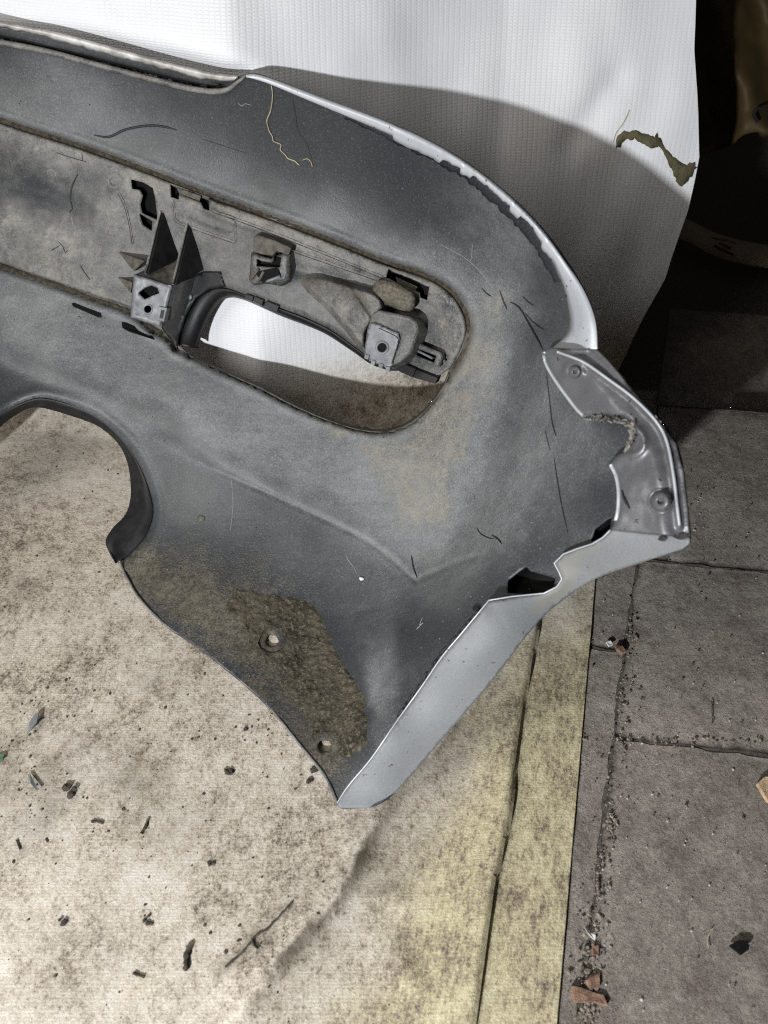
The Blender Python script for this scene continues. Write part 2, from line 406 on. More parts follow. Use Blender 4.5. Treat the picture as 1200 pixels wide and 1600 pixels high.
def slabmat():
    n = NT('weathered_paving'); a = n.noise(5, 6, .65, dist=.5); b = n.noise(34, 8, .78, dist=.6); f = n.noise(300, 4, .8); g = n.noise(120, 6, .78, dist=.3)
    tot = n.math('ADD', n.math('ADD', n.math('MULTIPLY', a, .5), n.math('MULTIPLY', b, .8)), n.math('ADD', n.math('MULTIPLY', g, .7), n.math('MULTIPLY', f, .6)))
    t = n.ramp(tot, .95, 1.65)
    c = n.mix(t, (.15, .125, .106), (.47, .425, .37))
    c = n.mix(n.math('MULTIPLY', n.ramp(n.noise(8, 6, .65), .52, .68), .55), c, (.125, .092, .078))
    c = n.mix(n.math('MULTIPLY', n.ramp(n.noise(17, 5, .65), .64, .74), .55), c, (.34, .315, .26))
    c = n.mix(n.math('MULTIPLY', n.ramp(g, .58, .67), .8), c, (.065, .052, .043))
    c = n.mix(n.math('MULTIPLY', n.ramp(f, .64, .74), .75), c, (.42, .40, .37))
    nb = n.bump(g, 1.0, .006); nb = n.bump(f, .8, .0025, nb); nb = n.bump(b, .35, .006, nb)
    return n.out(c, .85, 0., nb, .3)
M['slab'] = slabmat()
M['soil'] = simple('joint_soil', (.07, .058, .048), (.19, .165, .14), .95, 0, 160, 1., .006)
M['crumb3'] = simple('brown_soil_crumb', (.11, .09, .072), (.32, .275, .225), .95, 0, 200, .6, .002)
M['crumb'] = simple('dark_soil_crumb', (.020, .017, .013), (.075, .06, .045), .9, 0, 200, .6, .002)
M['crumb2'] = simple('pale_grit', (.35, .33, .30), (.62, .60, .57), .8, 0, 200, .5, .002)
M['brickm'] = simple('broken_brick', (.15, .085, .058), (.36, .22, .15), .9, 0, 120, .7, .002)
M['leafm'] = simple('green_leaf', (.055, .11, .07), (.10, .17, .11), .45, 0, 120, .3)
M['woodm'] = simple('pale_wood', (.38, .27, .15), (.58, .44, .28), .8, 0, 90, .7, .002)
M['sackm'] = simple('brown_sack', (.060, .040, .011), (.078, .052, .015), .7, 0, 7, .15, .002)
M['strapm'] = simple('strap_webbing', (.30, .24, .17), (.46, .38, .28), .85, 0, 220, .6, .002)
M['redp'] = simple('red_print', (.12, .02, .015), (.17, .035, .025), .8)
M['darkm'] = simple('dark_board', (.006, .005, .004), (.012, .010, .008), .9, 0, 30)
M['olivep'] = simple('olive_backing', (.045, .040, .018), (.10, .088, .045), .8, 0, 60, .6, .003)
M['thread'] = simple('loose_thread', (.30, .24, .15), (.42, .34, .22), .8)
M['white'] = simple('white_plastic', (.70, .71, .72), (.80, .80, .80), .5)

# ------------------------------------------------------------------ ground and paving slabs
g = mk('ground', [(-3, -2, -.0085), (4, -2, -.0085), (4, 6, -.0085), (-3, 6, -.0085)], [(0, 1, 2, 3)], M['soil'], smooth=False)
tag(g, kind='structure')
E1 = np.array([.306, .952]); E2 = np.array([.992, -.125]); J0 = np.array([.424, .754])
def slab_at(c0, wd, ln, seed, detail):
    """slab with its near-left corner at c0, a ragged outline and worn, rounded edges"""
    st = .012 if detail else .06
    gp = .0025
    cs = np.array([c0+E2*gp+E1*gp, c0+E2*(wd-gp)+E1*gp, c0+E2*(wd-gp)+E1*(ln-gp), c0+E2*gp+E1*(ln-gp)])
    o = lin(cs, st, True)
    if detail:
        nn = vnoise(o, 26, seed, 4)-.5; n2 = vnoise(o+7, 26, seed+3, 4)-.5
        o = o+np.stack([nn, n2], -1)*.012
    q, f = tri_region(o, [], .013 if detail else .09, keep_dist=.5)
    de = dist(q, o, True)+(vnoise(q, 60, seed+5, 3)-.5)*.012
    z = -.003-.0045*(1-sm(de, 0, .014))
    z = z+(vnoise(q, 5, seed, 3)-.5)*.004+(vnoise(q, 40, seed+1, 3)-.5)*(.0035 if detail else .001)
    rr = random.Random(seed); z = z+(q[:, 0]-c0[0])*rr.uniform(-.002, .002)
    z = np.minimum(z, -.0005)
    V = np.column_stack([q, z]); fc = [tuple(t) for t in f]
    n0 = len(V); nb = len(o)
    # side walls down to the soil
    idx = [int(np.argmin(np.hypot(*(q-p).T))) for p in o]
    V = np.vstack([V, np.column_stack([o, np.full(nb, -.03)])])
    fc += [(idx[i], idx[(i+1) % nb], n0+(i+1) % nb, n0+i) for i in range(nb) if idx[i] != idx[(i+1) % nb]]
    a = V[fc[0][0]]; b = V[fc[0][1]]; c = V[fc[0][2]]
    if np.cross(b-a, c-a)[2] < 0: fc = [tuple(reversed(t)) for t in fc]
    mk('paving_slab', V, fc, M['slab'], g)
for off, wd, s0, ln, det in [(-.30, .30, -1.15, 1.075, 1), (-.30, .30, -.075, .72, 1), (0, .46, -1.2, .965, 1), (0, .46, -.235, .365, 1), (0, .46, .130, .46, 1),
                             (.46, .5, -1.3, .9, 0), (.46, .5, -.4, .5, 0), (.46, .5, .1, .49, 0), (.96, .6, -1.1, .9, 0), (.96, .6, -.2, .79, 0), (0, .46, .590, .40, 0), (.46, .5, .590, .45, 0), (.96, .6, .59, .5, 0)]:
    slab_at(J0+E2*off+E1*s0, wd, ln, int(100+off*37+s0*91+60), det)
# ------------------------------------------------------------------ outline of the bumper skin
SHELL = np.vstack([cr([(-160, 2), (0, 40), (100, 60), (200, 84), (300, 111), (355, 122), (385, 116), (410, 118), (500, 152), (600, 189), (680, 226), (740, 263), (800, 311), (850, 363), (885, 411), (912, 456), (928, 500), (932, 546)], 6),
    cr([(936, 552), (975, 595), (1012, 635), (1036, 662), (1055, 692), (1066, 735), (1073, 795), (1077, 843), (1068, 857)], 6),
    cr([(1062, 860), (1000, 880), (930, 905), (870, 945), (830, 985), (780, 1050), (730, 1110), (680, 1168), (640, 1215), (605, 1250), (578, 1262)], 6),
    cr([(560, 1263), (530, 1262), (520, 1240), (508, 1215), (490, 1192), (460, 1155), (420, 1106), (385, 1073), (350, 1044), (300, 1006), (260, 979), (222, 942), (198, 905), (186, 878)], 6)])
LIP_O = cr([(186, 878), (205, 862), (228, 834), (238, 800), (231, 765), (216, 728), (190, 688), (150, 652), (110, 634), (65, 624), (30, 634), (0, 652), (-40, 690), (-150, 790)], 6)
SHELL = np.vstack([SHELL, LIP_O[1:], [(-160, 790)]])
# ------------------------------------------------------------------ tarpaulin: floor sheet rising over the pile behind
XE = lambda y: .208+(y-.16)*.253
prof = cr([(-.5, 0), (-.2, 0), (.3, 0), (.8, 0), (1.2, 0), (1.33, .004), (1.41, .06), (1.475, .22), (1.52, .45), (1.60, .64), (1.70, .84), (1.78, 1.1), (1.82, 1.45)], .012)
ps = np.concatenate([[0], np.cumsum(np.linalg.norm(np.diff(prof, axis=0), axis=1))])
nu = 190
FOLD = np.array([(842, 940), (838, 1000), (822, 1080), (808, 1170), (795, 1290), (770, 1400), (752, 1520), (738, 1640)], float)
FOLDW = cr([tuple(p[:2]) for p in floor_pt(FOLD[:, 0], FOLD[:, 1])], .02)
RIDGE = [cr([tuple(p[:2]) for p in floor_pt(*np.array(l, float).T)], .02) for l in
         ([(640, 1235), (575, 1310), (540, 1390), (470, 1470), (380, 1580), (340, 1640)], [(800, 1060), (740, 1110), (690, 1165), (640, 1215), (560, 1300)],
          [(590, 1440), (640, 1520), (700, 1600)], [(555, 1390), (600, 1400), (690, 1420)], [(700, 1050), (760, 1000), (800, 985)])]
rows = []; uvs = []; att = []
edge_prof_x = np.interp(prof[:, 1], [0, .02, .06, .22, .35, .45, .62, .8, 1.5], [0, .005, .03, .086, .106, .104, .060, .035, .025])
us = np.linspace(0, 1, nu); us = 1-(1-us)**1.5
for i, (y, z) in enumerate(prof):
    xr = (XE(min(y, 1.36)) if z < .002 else XE(1.36))+edge_prof_x[i]
    x = -1.7+(xr+1.7)*us
    wall = 1. if z > .01 else 0.
    yy = y+np.interp(x, [-1.7, -.75, -.25, .06, .22, .40, .56], [.02, -.10, -.20, -.09, -.02, 0., 0.])*float(sm(np.array([y]), .75, 1.41)[0])
    zz = np.full(nu, z)
    rows.append(np.column_stack([x, np.full(nu, 1.)*yy, zz])); uvs.append(np.column_stack([x, np.full(nu, ps[i])])*K)
V, fc = loft(rows)
UV = np.concatenate(uvs)
q = V[:, :2]; onfloor = 1-sm(V[:, 2], 0, .03)
# folds and wrinkles on the floor
dF = dist(q, FOLDW); 
fy = np.interp(q[:, 1], FOLDW[::-1, 1], FOLDW[::-1, 0]); left = q[:, 0] < fy
hf = np.where(left, .021*np.exp(-(dF/.055)**2)*sm(dF, -.0005, .004), 0)*sm(q[:, 1], .0, .25)*(1-sm(q[:, 1], .85, .95))
V[:, 2] += onfloor*(hf+.0012)
V[:, 2] += onfloor*np.where(left, 0, -.001)
for k, r in enumerate(RIDGE):
    d = dist(q, r); r_ = r if r[0, 1] > r[-1, 1] else r[::-1]
    lf = q[:, 0] < np.interp(q[:, 1], r_[::-1, 1], r_[::-1, 0])
    ef = sm(np.minimum(np.hypot(*(q-r[0]).T), np.hypot(*(q-r[-1]).T)), .0, .10)
    V[:, 2] += onfloor*ef*[.020, .012, .010, .006, .012][k]*np.exp(-(d/np.where(lf, [.055, .03, .02, .012, .02][k], [.009, .005, .008, .006, .008][k]))**2)
V[:, 2] += onfloor*((vnoise(q, 4, 3, 3)-.5)*.008*sm(np.hypot(q[:, 0]+.10, q[:, 1]-.58), .3, .5)+(vnoise(q, 30, 5, 3)-.5)*.0016+(vnoise(q@np.array([[.9, -.44], [.44, .9]])*np.array([2.2, .7]), 8, 6, 3)-.5)*.008*sm(np.hypot(q[:, 0]+.10, q[:, 1]-.58), .3, .5))
V[:, 2] = np.where(onfloor > .5, np.maximum(V[:, 2], .0015), V[:, 2])
# keep the sheet under the resting bumper
u3 = np.column_stack([V[:, 0], V[:, 2]])
wl = sm(V[:, 2], .05, .3)
V[:, 1] += wl*((vnoise(u3, 2.2, 21, 2)-.5)*.07+(vnoise(u3@np.array([[.8, .5], [-.3, .6]]), 8, 22, 2)-.5)*.032)
dd = dist(u3, [(.36, .48), (.43, .57)]); V[:, 1] += wl*.012*np.exp(-(dd/.03)**2)
# the sheet bulges against the back of the bumper without passing through it
for it in range(4):
    dy, dz = V[:, 1], V[:, 2]-CAMH
    zc = dy*FW[1]+dz*FW[2]; xc = V[:, 0]; yc = dy*UP[1]+dz*UP[2]
    px = 600+F*xc/zc; py = 800-F*yc/zc
    m = (V[:, 2] > .03) & (zc > .2) & (px > -420) & (px < 1100) & (py > -150) & (py < 900)
    qq = np.column_stack([px[m], py[m]]); ins_ = inside(qq, SHELL); do_ = np.where(ins_, 0, dist(qq, SHELL[::3], True))
    S_, d_ = surf(np.clip(qq[:, 0], -160, 1080), qq[:, 1])
    need = S_[:, 1]+.050-.0012*np.minimum(do_, 200)
    yv = V[m, 1]; need = np.where(do_ > 190, -9, need)
    V[m, 1] = np.where(yv < need+.06, need+np.logaddexp(0, (yv-need)*90)/90, yv)
# dirt masks, the last with painted ridge shade
dirt = 1-sm(V[:, 2]+(vnoise(u3*np.array([1, 1]), 5, 31, 3)-.5)*.05, .03, .20)
fxl = np.interp(q[:, 1], [.0, .2, .45, .65, .9, 1.2], [-.10, -.04, .10, .22, .33, .45])
yel = sm(q[:, 0]+(vnoise(q, 9, 41, 3)-.5)*.16, fxl-.06, fxl+.09)*onfloor*(1-sm(q[:, 1]+(vnoise(q, 12, 44, 3)-.5)*.2, .62, .80)*.8)
# dirt stains in patches, then ridge shade painted into the same mask
stain_shade = np.zeros(len(V))
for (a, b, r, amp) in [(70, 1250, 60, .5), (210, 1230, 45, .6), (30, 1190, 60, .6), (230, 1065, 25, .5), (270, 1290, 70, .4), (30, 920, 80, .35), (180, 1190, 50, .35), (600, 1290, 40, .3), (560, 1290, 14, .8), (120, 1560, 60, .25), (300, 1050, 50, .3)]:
    p = floor_pt(a, b)[:2]; stain_shade += amp*np.exp(-(np.hypot(*(q-p).T)/(r/1200*1.25))**2)*(vnoise(q, 40, 51, 3)*1.2)
dS = dist(q, cr([tuple(p[:2]) for p in floor_pt(np.array([350, 395, 430, 460.]), np.array([1515, 1475, 1440, 1410.]))], .01)); stain_shade += .9*np.exp(-(dS/.012)**2)*vnoise(q, 60, 53, 3)
for k, r in enumerate(RIDGE):  # ridge light and shade painted in: dark right flank, paler left crest
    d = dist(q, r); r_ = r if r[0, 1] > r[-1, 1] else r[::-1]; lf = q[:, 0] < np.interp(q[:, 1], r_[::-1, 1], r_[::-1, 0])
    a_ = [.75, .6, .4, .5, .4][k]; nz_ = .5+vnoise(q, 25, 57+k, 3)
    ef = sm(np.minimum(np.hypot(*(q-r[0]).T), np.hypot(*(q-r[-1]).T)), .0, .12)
    stain_shade += ef*np.where(lf, -.35*np.exp(-(d/.03)**2), a_*(.45*np.exp(-(d/.05)**2)+.75*np.exp(-(d/.009)**2)))*nz_
stain_shade = np.clip(stain_shade, 0, 1)*onfloor
tarp = mk('tarpaulin', V, fc, M['tarp'], attrs={'dirt': dirt, 'yellow': yel, 'stain_shade': stain_shade}, uv=UV, origin=(0, .8, 0), solid=.002, soff=-1)
tag(tarp, 'white woven tarpaulin laid on the floor and rising behind the bumper, dirty and yellowed below', 'tarpaulin')
BV = BVHTree.FromPolygons([Vector(v) for v in V], [tuple(f) for f in fc])
def T(px, py, h=0.0):
    """point of the tarpaulin seen at px,py, lifted h off it"""
    px = np.asarray(px, float).ravel(); py = np.asarray(py, float).ravel(); h = np.broadcast_to(np.asarray(h, float), px.shape); out = []
    for a, b, k in zip(px, py, h):
        d = Vector(ray(a, b)).normalized(); r = BV.ray_cast(Vector(C), d)
        p = r[0] if r[0] else (Vector(out[-1]) if out else Vector(floor_pt(a, b))); n = r[1] if r[0] else Vector((0, 0, 1))
        if n.dot(d) > 0: n = -n
        out.append(np.array(p+n*k))
    return np.array(out)
TEAR = lin([(962, 231), (964, 212), (975, 205), (997, 204), (1022, 214), (1027, 208), (1033, 216), (1036, 227), (1050, 244), (1070, 258), (1085, 253), (1087, 262), (1080, 275), (1066, 292), (1058, 286), (1050, 266), (1041, 247), (1030, 228), (1023, 229), (1016, 231), (1003, 224), (991, 217), (978, 217), (969, 229)], 3); TEAR = TEAR+rng.normal(0, .9, TEAR.shape)
region('torn_patch', TEAR, M['olivep'], tarp, .0012, spacing=5, solid=.0006, pf=T)
for l in ([(983, 172), (975, 190), (962, 208), (958, 222)],):
    V, fc = tube_pts(T(*np.array(cr(l, 5)).T, .001), .0009, 5); mk('loose_thread', V, fc, M['thread'], tarp)
q = np.array([(931, 484), (943, 480), (938, 490), (929, 499)]); V = T(q[:, 0], q[:, 1], .004)
o = mk('plastic_scrap', np.vstack([V, V+np.array([0, .004, -.004])]), [(0, 1, 2, 3), (7, 6, 5, 4), (0, 4, 5, 1), (1, 5, 6, 2), (2, 6, 7, 3), (3, 7, 4, 0)], M['white'], smooth=False)
tag(o, 'small white scrap caught on the tarpaulin just right of the silver edge', 'scrap')

# ------------------------------------------------------------------ the bumper
bump = empty('car_bumper', tuple(floor_pt(300, 900)))
tag(bump, 'inside of a dusty dark grey car bumper with silver painted edges, broken corner', 'bumper')

GROOVE_T = cr([(-150, 128), (0, 187), (120, 226), (230, 266), (330, 305), (440, 344), (530, 379), (600, 408), (650, 424), (695, 446), (722, 476), (733, 512), (724, 548), (700, 592)], 6)
SLOT_B = cr([(700, 592), (680, 625), (655, 652), (625, 670), (590, 675), (540, 666), (470, 639), (400, 604), (330, 572), (276, 545)], 6)
GROOVE_B = cr([(276, 545), (262, 528), (238, 514), (205, 488), (150, 468), (100, 450), (0, 416), (-150, 360)], 6)
SLOT_T = cr([(683, 594), (640, 578), (600, 574), (560, 546), (520, 517), (480, 497), (430, 478), (385, 461), (350, 449), (325, 452), (305, 468), (290, 495), (280, 522), (276, 540)], 6)
INS_HOLE = np.vstack([GROOVE_T[:-1]+0, SLOT_B[:-1], GROOVE_B])
# inset of the groove part so the skin reaches a little below the insert
def dirty(o, d=.5, s=.2, m=0.):
    n = len(o.data.vertices)
    for k, v in (('dust', d), ('sand', s), ('mud', m)):
        if k not in o.data.attributes:
            at = o.data.attributes.new(k, 'FLOAT', 'POINT'); at.data.foreach_set('value', np.full(n, v, np.float32))
    return o
def inset(line, k):
    t = np.gradient(line, axis=0); t /= np.linalg.norm(t, axis=1)[:, None]+1e-9
    return line+np.stack([-t[:, 1], t[:, 0]], -1)*k
SK_HOLE = np.vstack([inset(GROOVE_T, 9)[:-6], SLOT_B[4:-4], inset(GROOVE_B, 9)[3:]])
CREASE = cr([(-160, 490), (0, 562), (150, 632), (300, 716), (450, 785), (560, 838), (610, 872), (650, 908)], 8)
CREASE2 = cr([(650, 906), (700, 885), (745, 868)], 6)
HOLES = [np.array([(425+10*math.cos(a)*(1+.15*math.sin(3*a)), 1000+10*math.sin(a)) for a in np.linspace(0, 6.283, 14)[:-1]]),
         np.array([(507+10.5*math.cos(a), 1165+10.5*math.sin(a)*(1+.12*math.cos(2*a))) for a in np.linspace(0, 6.283, 14)[:-1]])]
GAP = lin([(793, 926), (793, 906), (808, 894), (822, 885), (828, 892), (868, 904), (864, 920), (842, 930)], 6)
GAP2 = lin([(922, 848), (928, 828), (948, 812), (956, 808), (953, 830), (940, 842)], 6)
POCK = [lin([(114, 473), (158, 490), (157, 496), (113, 479)], 5), lin([(190, 503), (198, 505), (236, 520), (240, 517), (241, 532), (200, 518), (191, 512)], 5)]
def shell_h(q):
    h = np.zeros(len(q))
    ins = inside(q, INS_HOLE); dg = np.minimum(dist(q, GROOVE_T), dist(q, GROOVE_B))
    h += np.where(ins, -.014, -.014*(1-sm(dg, 1, 7)))
    h += .003*np.exp(-((dg-11)/5)**2)*~ins
    ds = dist(q, SLOT_B); h += -.010*(1-sm(ds, 0, 6))+.002*np.exp(-((ds-10)/4)**2)
    dc = dist(q, CREASE); h += -.0035*np.exp(-(dc/3.2)**2)*sm(q[:, 0], 220, 380)
    below = q[:, 1] > np.interp(q[:, 0], CREASE[:, 0], CREASE[:, 1]); sd = np.where(below, dc, -dc)
    h += (-.004+.008*(1-sm(sd, -22, 10)))*(1-.75*sm(q[:, 0], 300, 480))*(1-sm(q[:, 0], 480, 640))*(dc < 400)*np.exp(-(dc/90)**2)
    h += -.003*np.exp(-(dist(q, CREASE2)/4)**2)
    dl = dist(q, LIP_O); h += -.007*(1-sm(dl, 0, 9))+.003*np.exp(-((dl-13)/7)**2)
    h += -.010*np.exp(-(dist(q, cr([(800, 560), (790, 640), (762, 720), (730, 800), (690, 870)], 12))/30)**2)+.007*np.exp(-(dist(q, cr([(745, 540), (725, 620), (690, 710), (650, 790)], 12))/26)**2)
    # rounded pocket of the arch corner and the mild dents of a hand-bent sheet
    fl_ = np.minimum.reduce([np.hypot(*(q-c_.mean(0)).T) for c_ in HOLES]); fl_ = sm(fl_, 25, 110)
    h += fl_*((vnoise(q, 1/160, 61, 2)-.5)*.010+(vnoise(q, 1/55, 62, 2)-.5)*.0022)
    top = dist(q, [(-160, 30), (0, 62), (150, 97), (250, 123), (320, 141), (350, 138)])
    h += -.020*(1-sm(top, 2, 9))*((q[:, 1] < np.interp(q[:, 0], [-160, 0, 150, 250, 320, 352, 353], [30, 62, 97, 123, 141, 137, 0])))
    for hh in HOLES:
        c = hh.mean(0); h += -.001*(1-sm(np.hypot(*(q-c).T), 12, 26))
    dm = dist(q, [(700, 660), (740, 560)])
    return h
def blob(q, L):
    o = np.zeros(len(q)); q = q+np.column_stack([vnoise(q, 1/35, 78, 3)-.5, vnoise(q, 1/35, 79, 3)-.5])*50
    for cx, cy, rx, ry, an, am in L:
        a = math.radians(an); dx, dy = q[:, 0]-cx, q[:, 1]-cy
        u = (dx*math.cos(a)+dy*math.sin(a))/rx; v = (-dx*math.sin(a)+dy*math.cos(a))/ry
        o += am*np.exp(-(u*u+v*v))
    return o
def dust_f(q):
    o = .07+blob(q, [(850, 640, 20, 130, 14, .3), (800, 800, 30, 150, 35, .35), (880, 660, 60, 100, 0, .22), (730, 840, 30, 110, 30, .3), (110, 150, 120, 50, 20, .5), (30, 190, 150, 30, 22, .4), (330, 300, 200, 22, 21, .45), (560, 380, 160, 25, 22, .5), (700, 420, 80, 40, 30, .5),
        (60, 500, 260, 60, 24, .8), (260, 600, 260, 60, 25, .8), (480, 710, 220, 60, 27, .8), (420, 660, 200, 40, 27, .5), (640, 780, 120, 110, 50, .75), (755, 560, 55, 170, 15, .95), (700, 760, 60, 120, 30, .5), (800, 700, 50, 170, 25, .35),
        (150, 700, 160, 60, 30, .25), (420, 850, 190, 50, 25, .18), (600, 1090, 24, 80, 0, .75), (590, 1010, 30, 60, -20, .3), (610, 930, 40, 40, 0, .4), (800, 360, 70, 60, 40, .35), (740, 300, 60, 40, 30, .2), (860, 780, 60, 60, 0, .3), (910, 700, 40, 60, 0, .25), (705, 920, 60, 60, 0, .22)])
    dg = np.minimum(dist(q, GROOVE_T), dist(q, GROOVE_B)); o += .35*np.exp(-(dg/14)**2)+.3*np.exp(-(dist(q, SLOT_B)/12)**2)
    o += .25*np.exp(-(dist(q, CREASE)/9)**2)
    return np.clip(o*(.75+.5*vnoise(q, 1/60, 71, 3)), 0, 1)
def sand_f(q):
    o = blob(q, [(725, 610, 48, 130, 22, .75), (672, 715, 66, 130, 30, .75), (640, 815, 70, 80, 30, .55), (765, 510, 32, 100, 0, .5), (600, 720, 110, 50, 30, .45), (560, 690, 120, 24, 26, .4), (830, 700, 30, 120, 25, .2), (775, 470, 35, 45, 0, .3), (690, 860, 40, 50, 0, .45), (610, 930, 20, 34, 20, .55), (180, 480, 160, 18, 22, .4), (340, 560, 120, 16, 26, .4), (60, 440, 120, 14, 20, .4), (480, 640, 140, 30, 26, .3)])*(.6+.7*vnoise(q, 1/40, 74, 4))
    dg = np.minimum(dist(q, GROOVE_T), dist(q, GROOVE_B)); o += .55*np.exp(-(dg/9)**2)+.5*np.exp(-(dist(q, SLOT_B)/9)**2)
    o += .45*np.exp(-(dist(q, CREASE)/6)**2)*sm(q[:, 0], 0, 300)
    return np.clip(o, 0, 1)
MUDP = cr([(345, 905), (390, 905), (430, 912), (470, 920), (505, 935), (525, 965), (538, 1005), (560, 1045), (582, 1088), (592, 1128), (588, 1166), (562, 1190), (530, 1200), (508, 1204), (484, 1172), (452, 1130), (425, 1095), (392, 1055), (366, 1015), (345, 970), (336, 930)], 5, True)
def mud_f(q):
    o = blob(q, [(330, 950, 120, 50, 35, .75), (430, 1040, 90, 50, 45, .85), (500, 1160, 60, 40, 50, .8), (260, 930, 70, 40, 40, .5), (400, 900, 120, 35, 20, .35), (215, 905, 30, 30, 0, .6), (500, 1220, 40, 40, 0, .35)])
    dg = np.minimum(dist(q, GROOVE_T), dist(q, GROOVE_B)); o += .75*np.exp(-(dg/5.5)**2)+.1*np.exp(-(dist(q, SLOT_B)/6)**2)
    return np.clip(o, 0, 1)
AT = {'dust': dust_f, 'sand': sand_f, 'mud': mud_f}
skin = region('bumper_skin', SHELL, M['plastic'], bump, shell_h, [SK_HOLE, GAP, GAP2]+HOLES+[], 4.2, .0028, AT)

# rolled lip of the exhaust cut-out
LI = resample(cr([(180, 880), (170, 862), (165, 845), (176, 825), (195, 805), (203, 783), (204, 755), (198, 720), (182, 690), (150, 664), (105, 648), (70, 638), (45, 638), (15, 655), (-5, 672), (-60, 722), (-150, 805)], 4), 150)
LO = resample(LIP_O, 150)
hin = -.004-.030*sm(np.arange(150), 6, 40)
rowsL = [P(*LO.T, -.007)] + [P(*(LO*(1-t)+LI*t+0).T, -.007*(1-t)+hin*t-.004*math.sin(t*math.pi)) for t in (.35, .7, 1.0)]
jag = (vnoise(LI, 1/9, 81, 2)-.5)*5*sm(np.arange(150), 45, 60)*(1-sm(np.arange(150), 100, 120))
LI2 = LI+np.stack([-np.abs(jag), jag*.2], -1)
rowsL.append(P(*LI2.T, hin-.001))
for r in rowsL: r[:, 2] = np.maximum(r[:, 2], .007)
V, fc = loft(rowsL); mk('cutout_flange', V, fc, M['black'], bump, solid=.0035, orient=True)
rowsL = [P(*(LI+np.array([0, 0])).T, hin+.001), P(*LI2.T, hin-.002)]
l = cr([(186, 878), (198, 905), (222, 942), (260, 979), (300, 1006), (350, 1044), (385, 1073), (420, 1106), (460, 1155), (490, 1192), (508, 1215), (520, 1240), (527, 1258)], 4)
V, fc = tube_pts(P(l[:, 0]+1, l[:, 1]-1, .0005), .0020*(.7+.6*vnoise(l, 1/14, 83, 2)), 6); dirty(mk('skin_edge', V, fc, M['insert'], skin), .8, .1)
# caked mud in the low corner
def mud_h(q):
    de = dist(q, MUDP, True); n = vnoise(q, 1/6, 91, 4); n2 = vnoise(q, 1/34, 92, 3); n3 = vnoise(q, 1/60, 93, 2)
    k = sm(de+(n2-.5)*26, 4, 26)*sm(blob(q, [(520, 1080, 62, 130, -28, 1.3), (450, 990, 60, 60, 0, 1.2), (400, 950, 60, 30, 30, .7)]), .12, .85)
    return -.0026+k*(.0036+.004*n2)+(n-.5)*.0042*(.5+.6*k)
region('mud_cake', MUDP, M['mud'], skin, lambda q: shell_h(q)+mud_h(q), [np.array(h.mean(0)+(h-h.mean(0))*2.1) for h in HOLES if inside(h.mean(0)[None], MUDP)[0]], 2.6, 0)
# grit packed in the grooves
for gi, (gl, a, b) in enumerate([(GROOVE_T, 0, -1), (GROOVE_B, 12, -1)]):
    l = resample(gl, 170)[a:b]; wv = 2.5+vnoise(l, 1/25, 95+gi, 3)*3
    t = np.gradient(l, axis=0); t /= np.linalg.norm(t, axis=1)[:, None]; nn = np.stack([-t[:, 1], t[:, 0]], -1)
    rows_ = [P(*(l+nn*(k*wv)[:, None]).T, -.0125+.004*(1-k*k)*vnoise(l+k*30, 1/7, 97, 3)+.003*vnoise(l+k*9, 1/3, 98, 2)) for k in (-1, -.5, 0, .5, 1)]
    V, fc = loft(rows_); mk('packed_grit', V, fc, M['grit'], skin, orient=True)

# ------------------------------------------------------------------ insert panel with its clips, ribs and brackets
INSERT = np.vstack([inset(GROOVE_T, 5)[:-3], SLOT_T[1:-1], inset(GROOVE_B, 5)[3:]])
PK_A = lin([(204, 280), (224, 285), (239, 294), (243, 312), (246, 344), (222, 333), (219, 320), (223, 306), (218, 297), (206, 295)], 4)
PK_B = lin([(217, 333), (238, 346), (237, 361), (223, 351)], 4)
PK_C = lin([(266, 287), (326, 308), (327, 329), (317, 326), (314, 316), (280, 303), (279, 312), (267, 308)], 5)
PK_D = lin([(607, 419), (671, 447), (667, 470), (656, 466), (655, 458), (603, 434)], 5)
PK_E = lin([(400, 398), (424, 402), (432, 394), (441, 396), (438, 414), (416, 418), (398, 412)], 5)
def ins_h(q):
    h = np.full(len(q), -.004)
    de = np.minimum(dist(q, GROOVE_T), dist(q, GROOVE_B)); h += -.004*(1-sm(de, 4, 9))
    # raised land along the top, shallow ribs
    h += .004*(1-sm(dist(q, cr([(330, 325), (440, 365), (600, 425), (690, 470)], 10)), 10, 15))
    h += .0035*(1-sm(dist(q, [(285, 322), (355, 350)]), 12, 15))
    h += -.006*np.exp(-(dist(q, [(430, 410), (530, 440)])/14)**2)
    h += .004*np.exp(-((dist(q, [(178, 283), (178.1, 283)])-10)/3.5)**2)
    h += -.010*blob(q, [(60, 320, 110, 45, 24, 1.)])
    h += -.004*(1-sm(dist(q, SLOT_T), 1, 7))
    h += (vnoise(q, 1/90, 63, 2)-.5)*.006+(vnoise(q, 1/16, 64, 2)-.5)*.0016
    return h
def dust_i(q):
    dt = dist(q, GROOVE_T); db = dist(q, GROOVE_B)
    o = .30+blob(q, [(40, 310, 100, 40, 28, -.25), (100, 330, 60, 40, 28, -.12), (120, 395, 130, 34, 27, .55), (30, 370, 80, 24, 20, .3), (185, 350, 30, 80, 0, .3), (150, 255, 120, 16, 20, .4), (330, 390, 60, 40, 0, .1), (520, 400, 140, 30, 22, .5), (690, 510, 40, 60, 0, .5), (300, 330, 60, 40, 20, .25)])
    o += .65*np.exp(-(dt/26)**2)+.55*np.exp(-(db/24)**2)
    nz = vnoise(q+np.column_stack([vnoise(q, 1/30, 75, 2), vnoise(q, 1/30, 76, 2)])*40, 1/40, 72, 5)
    return np.clip(o*(.05+1.9*nz), 0, 1)
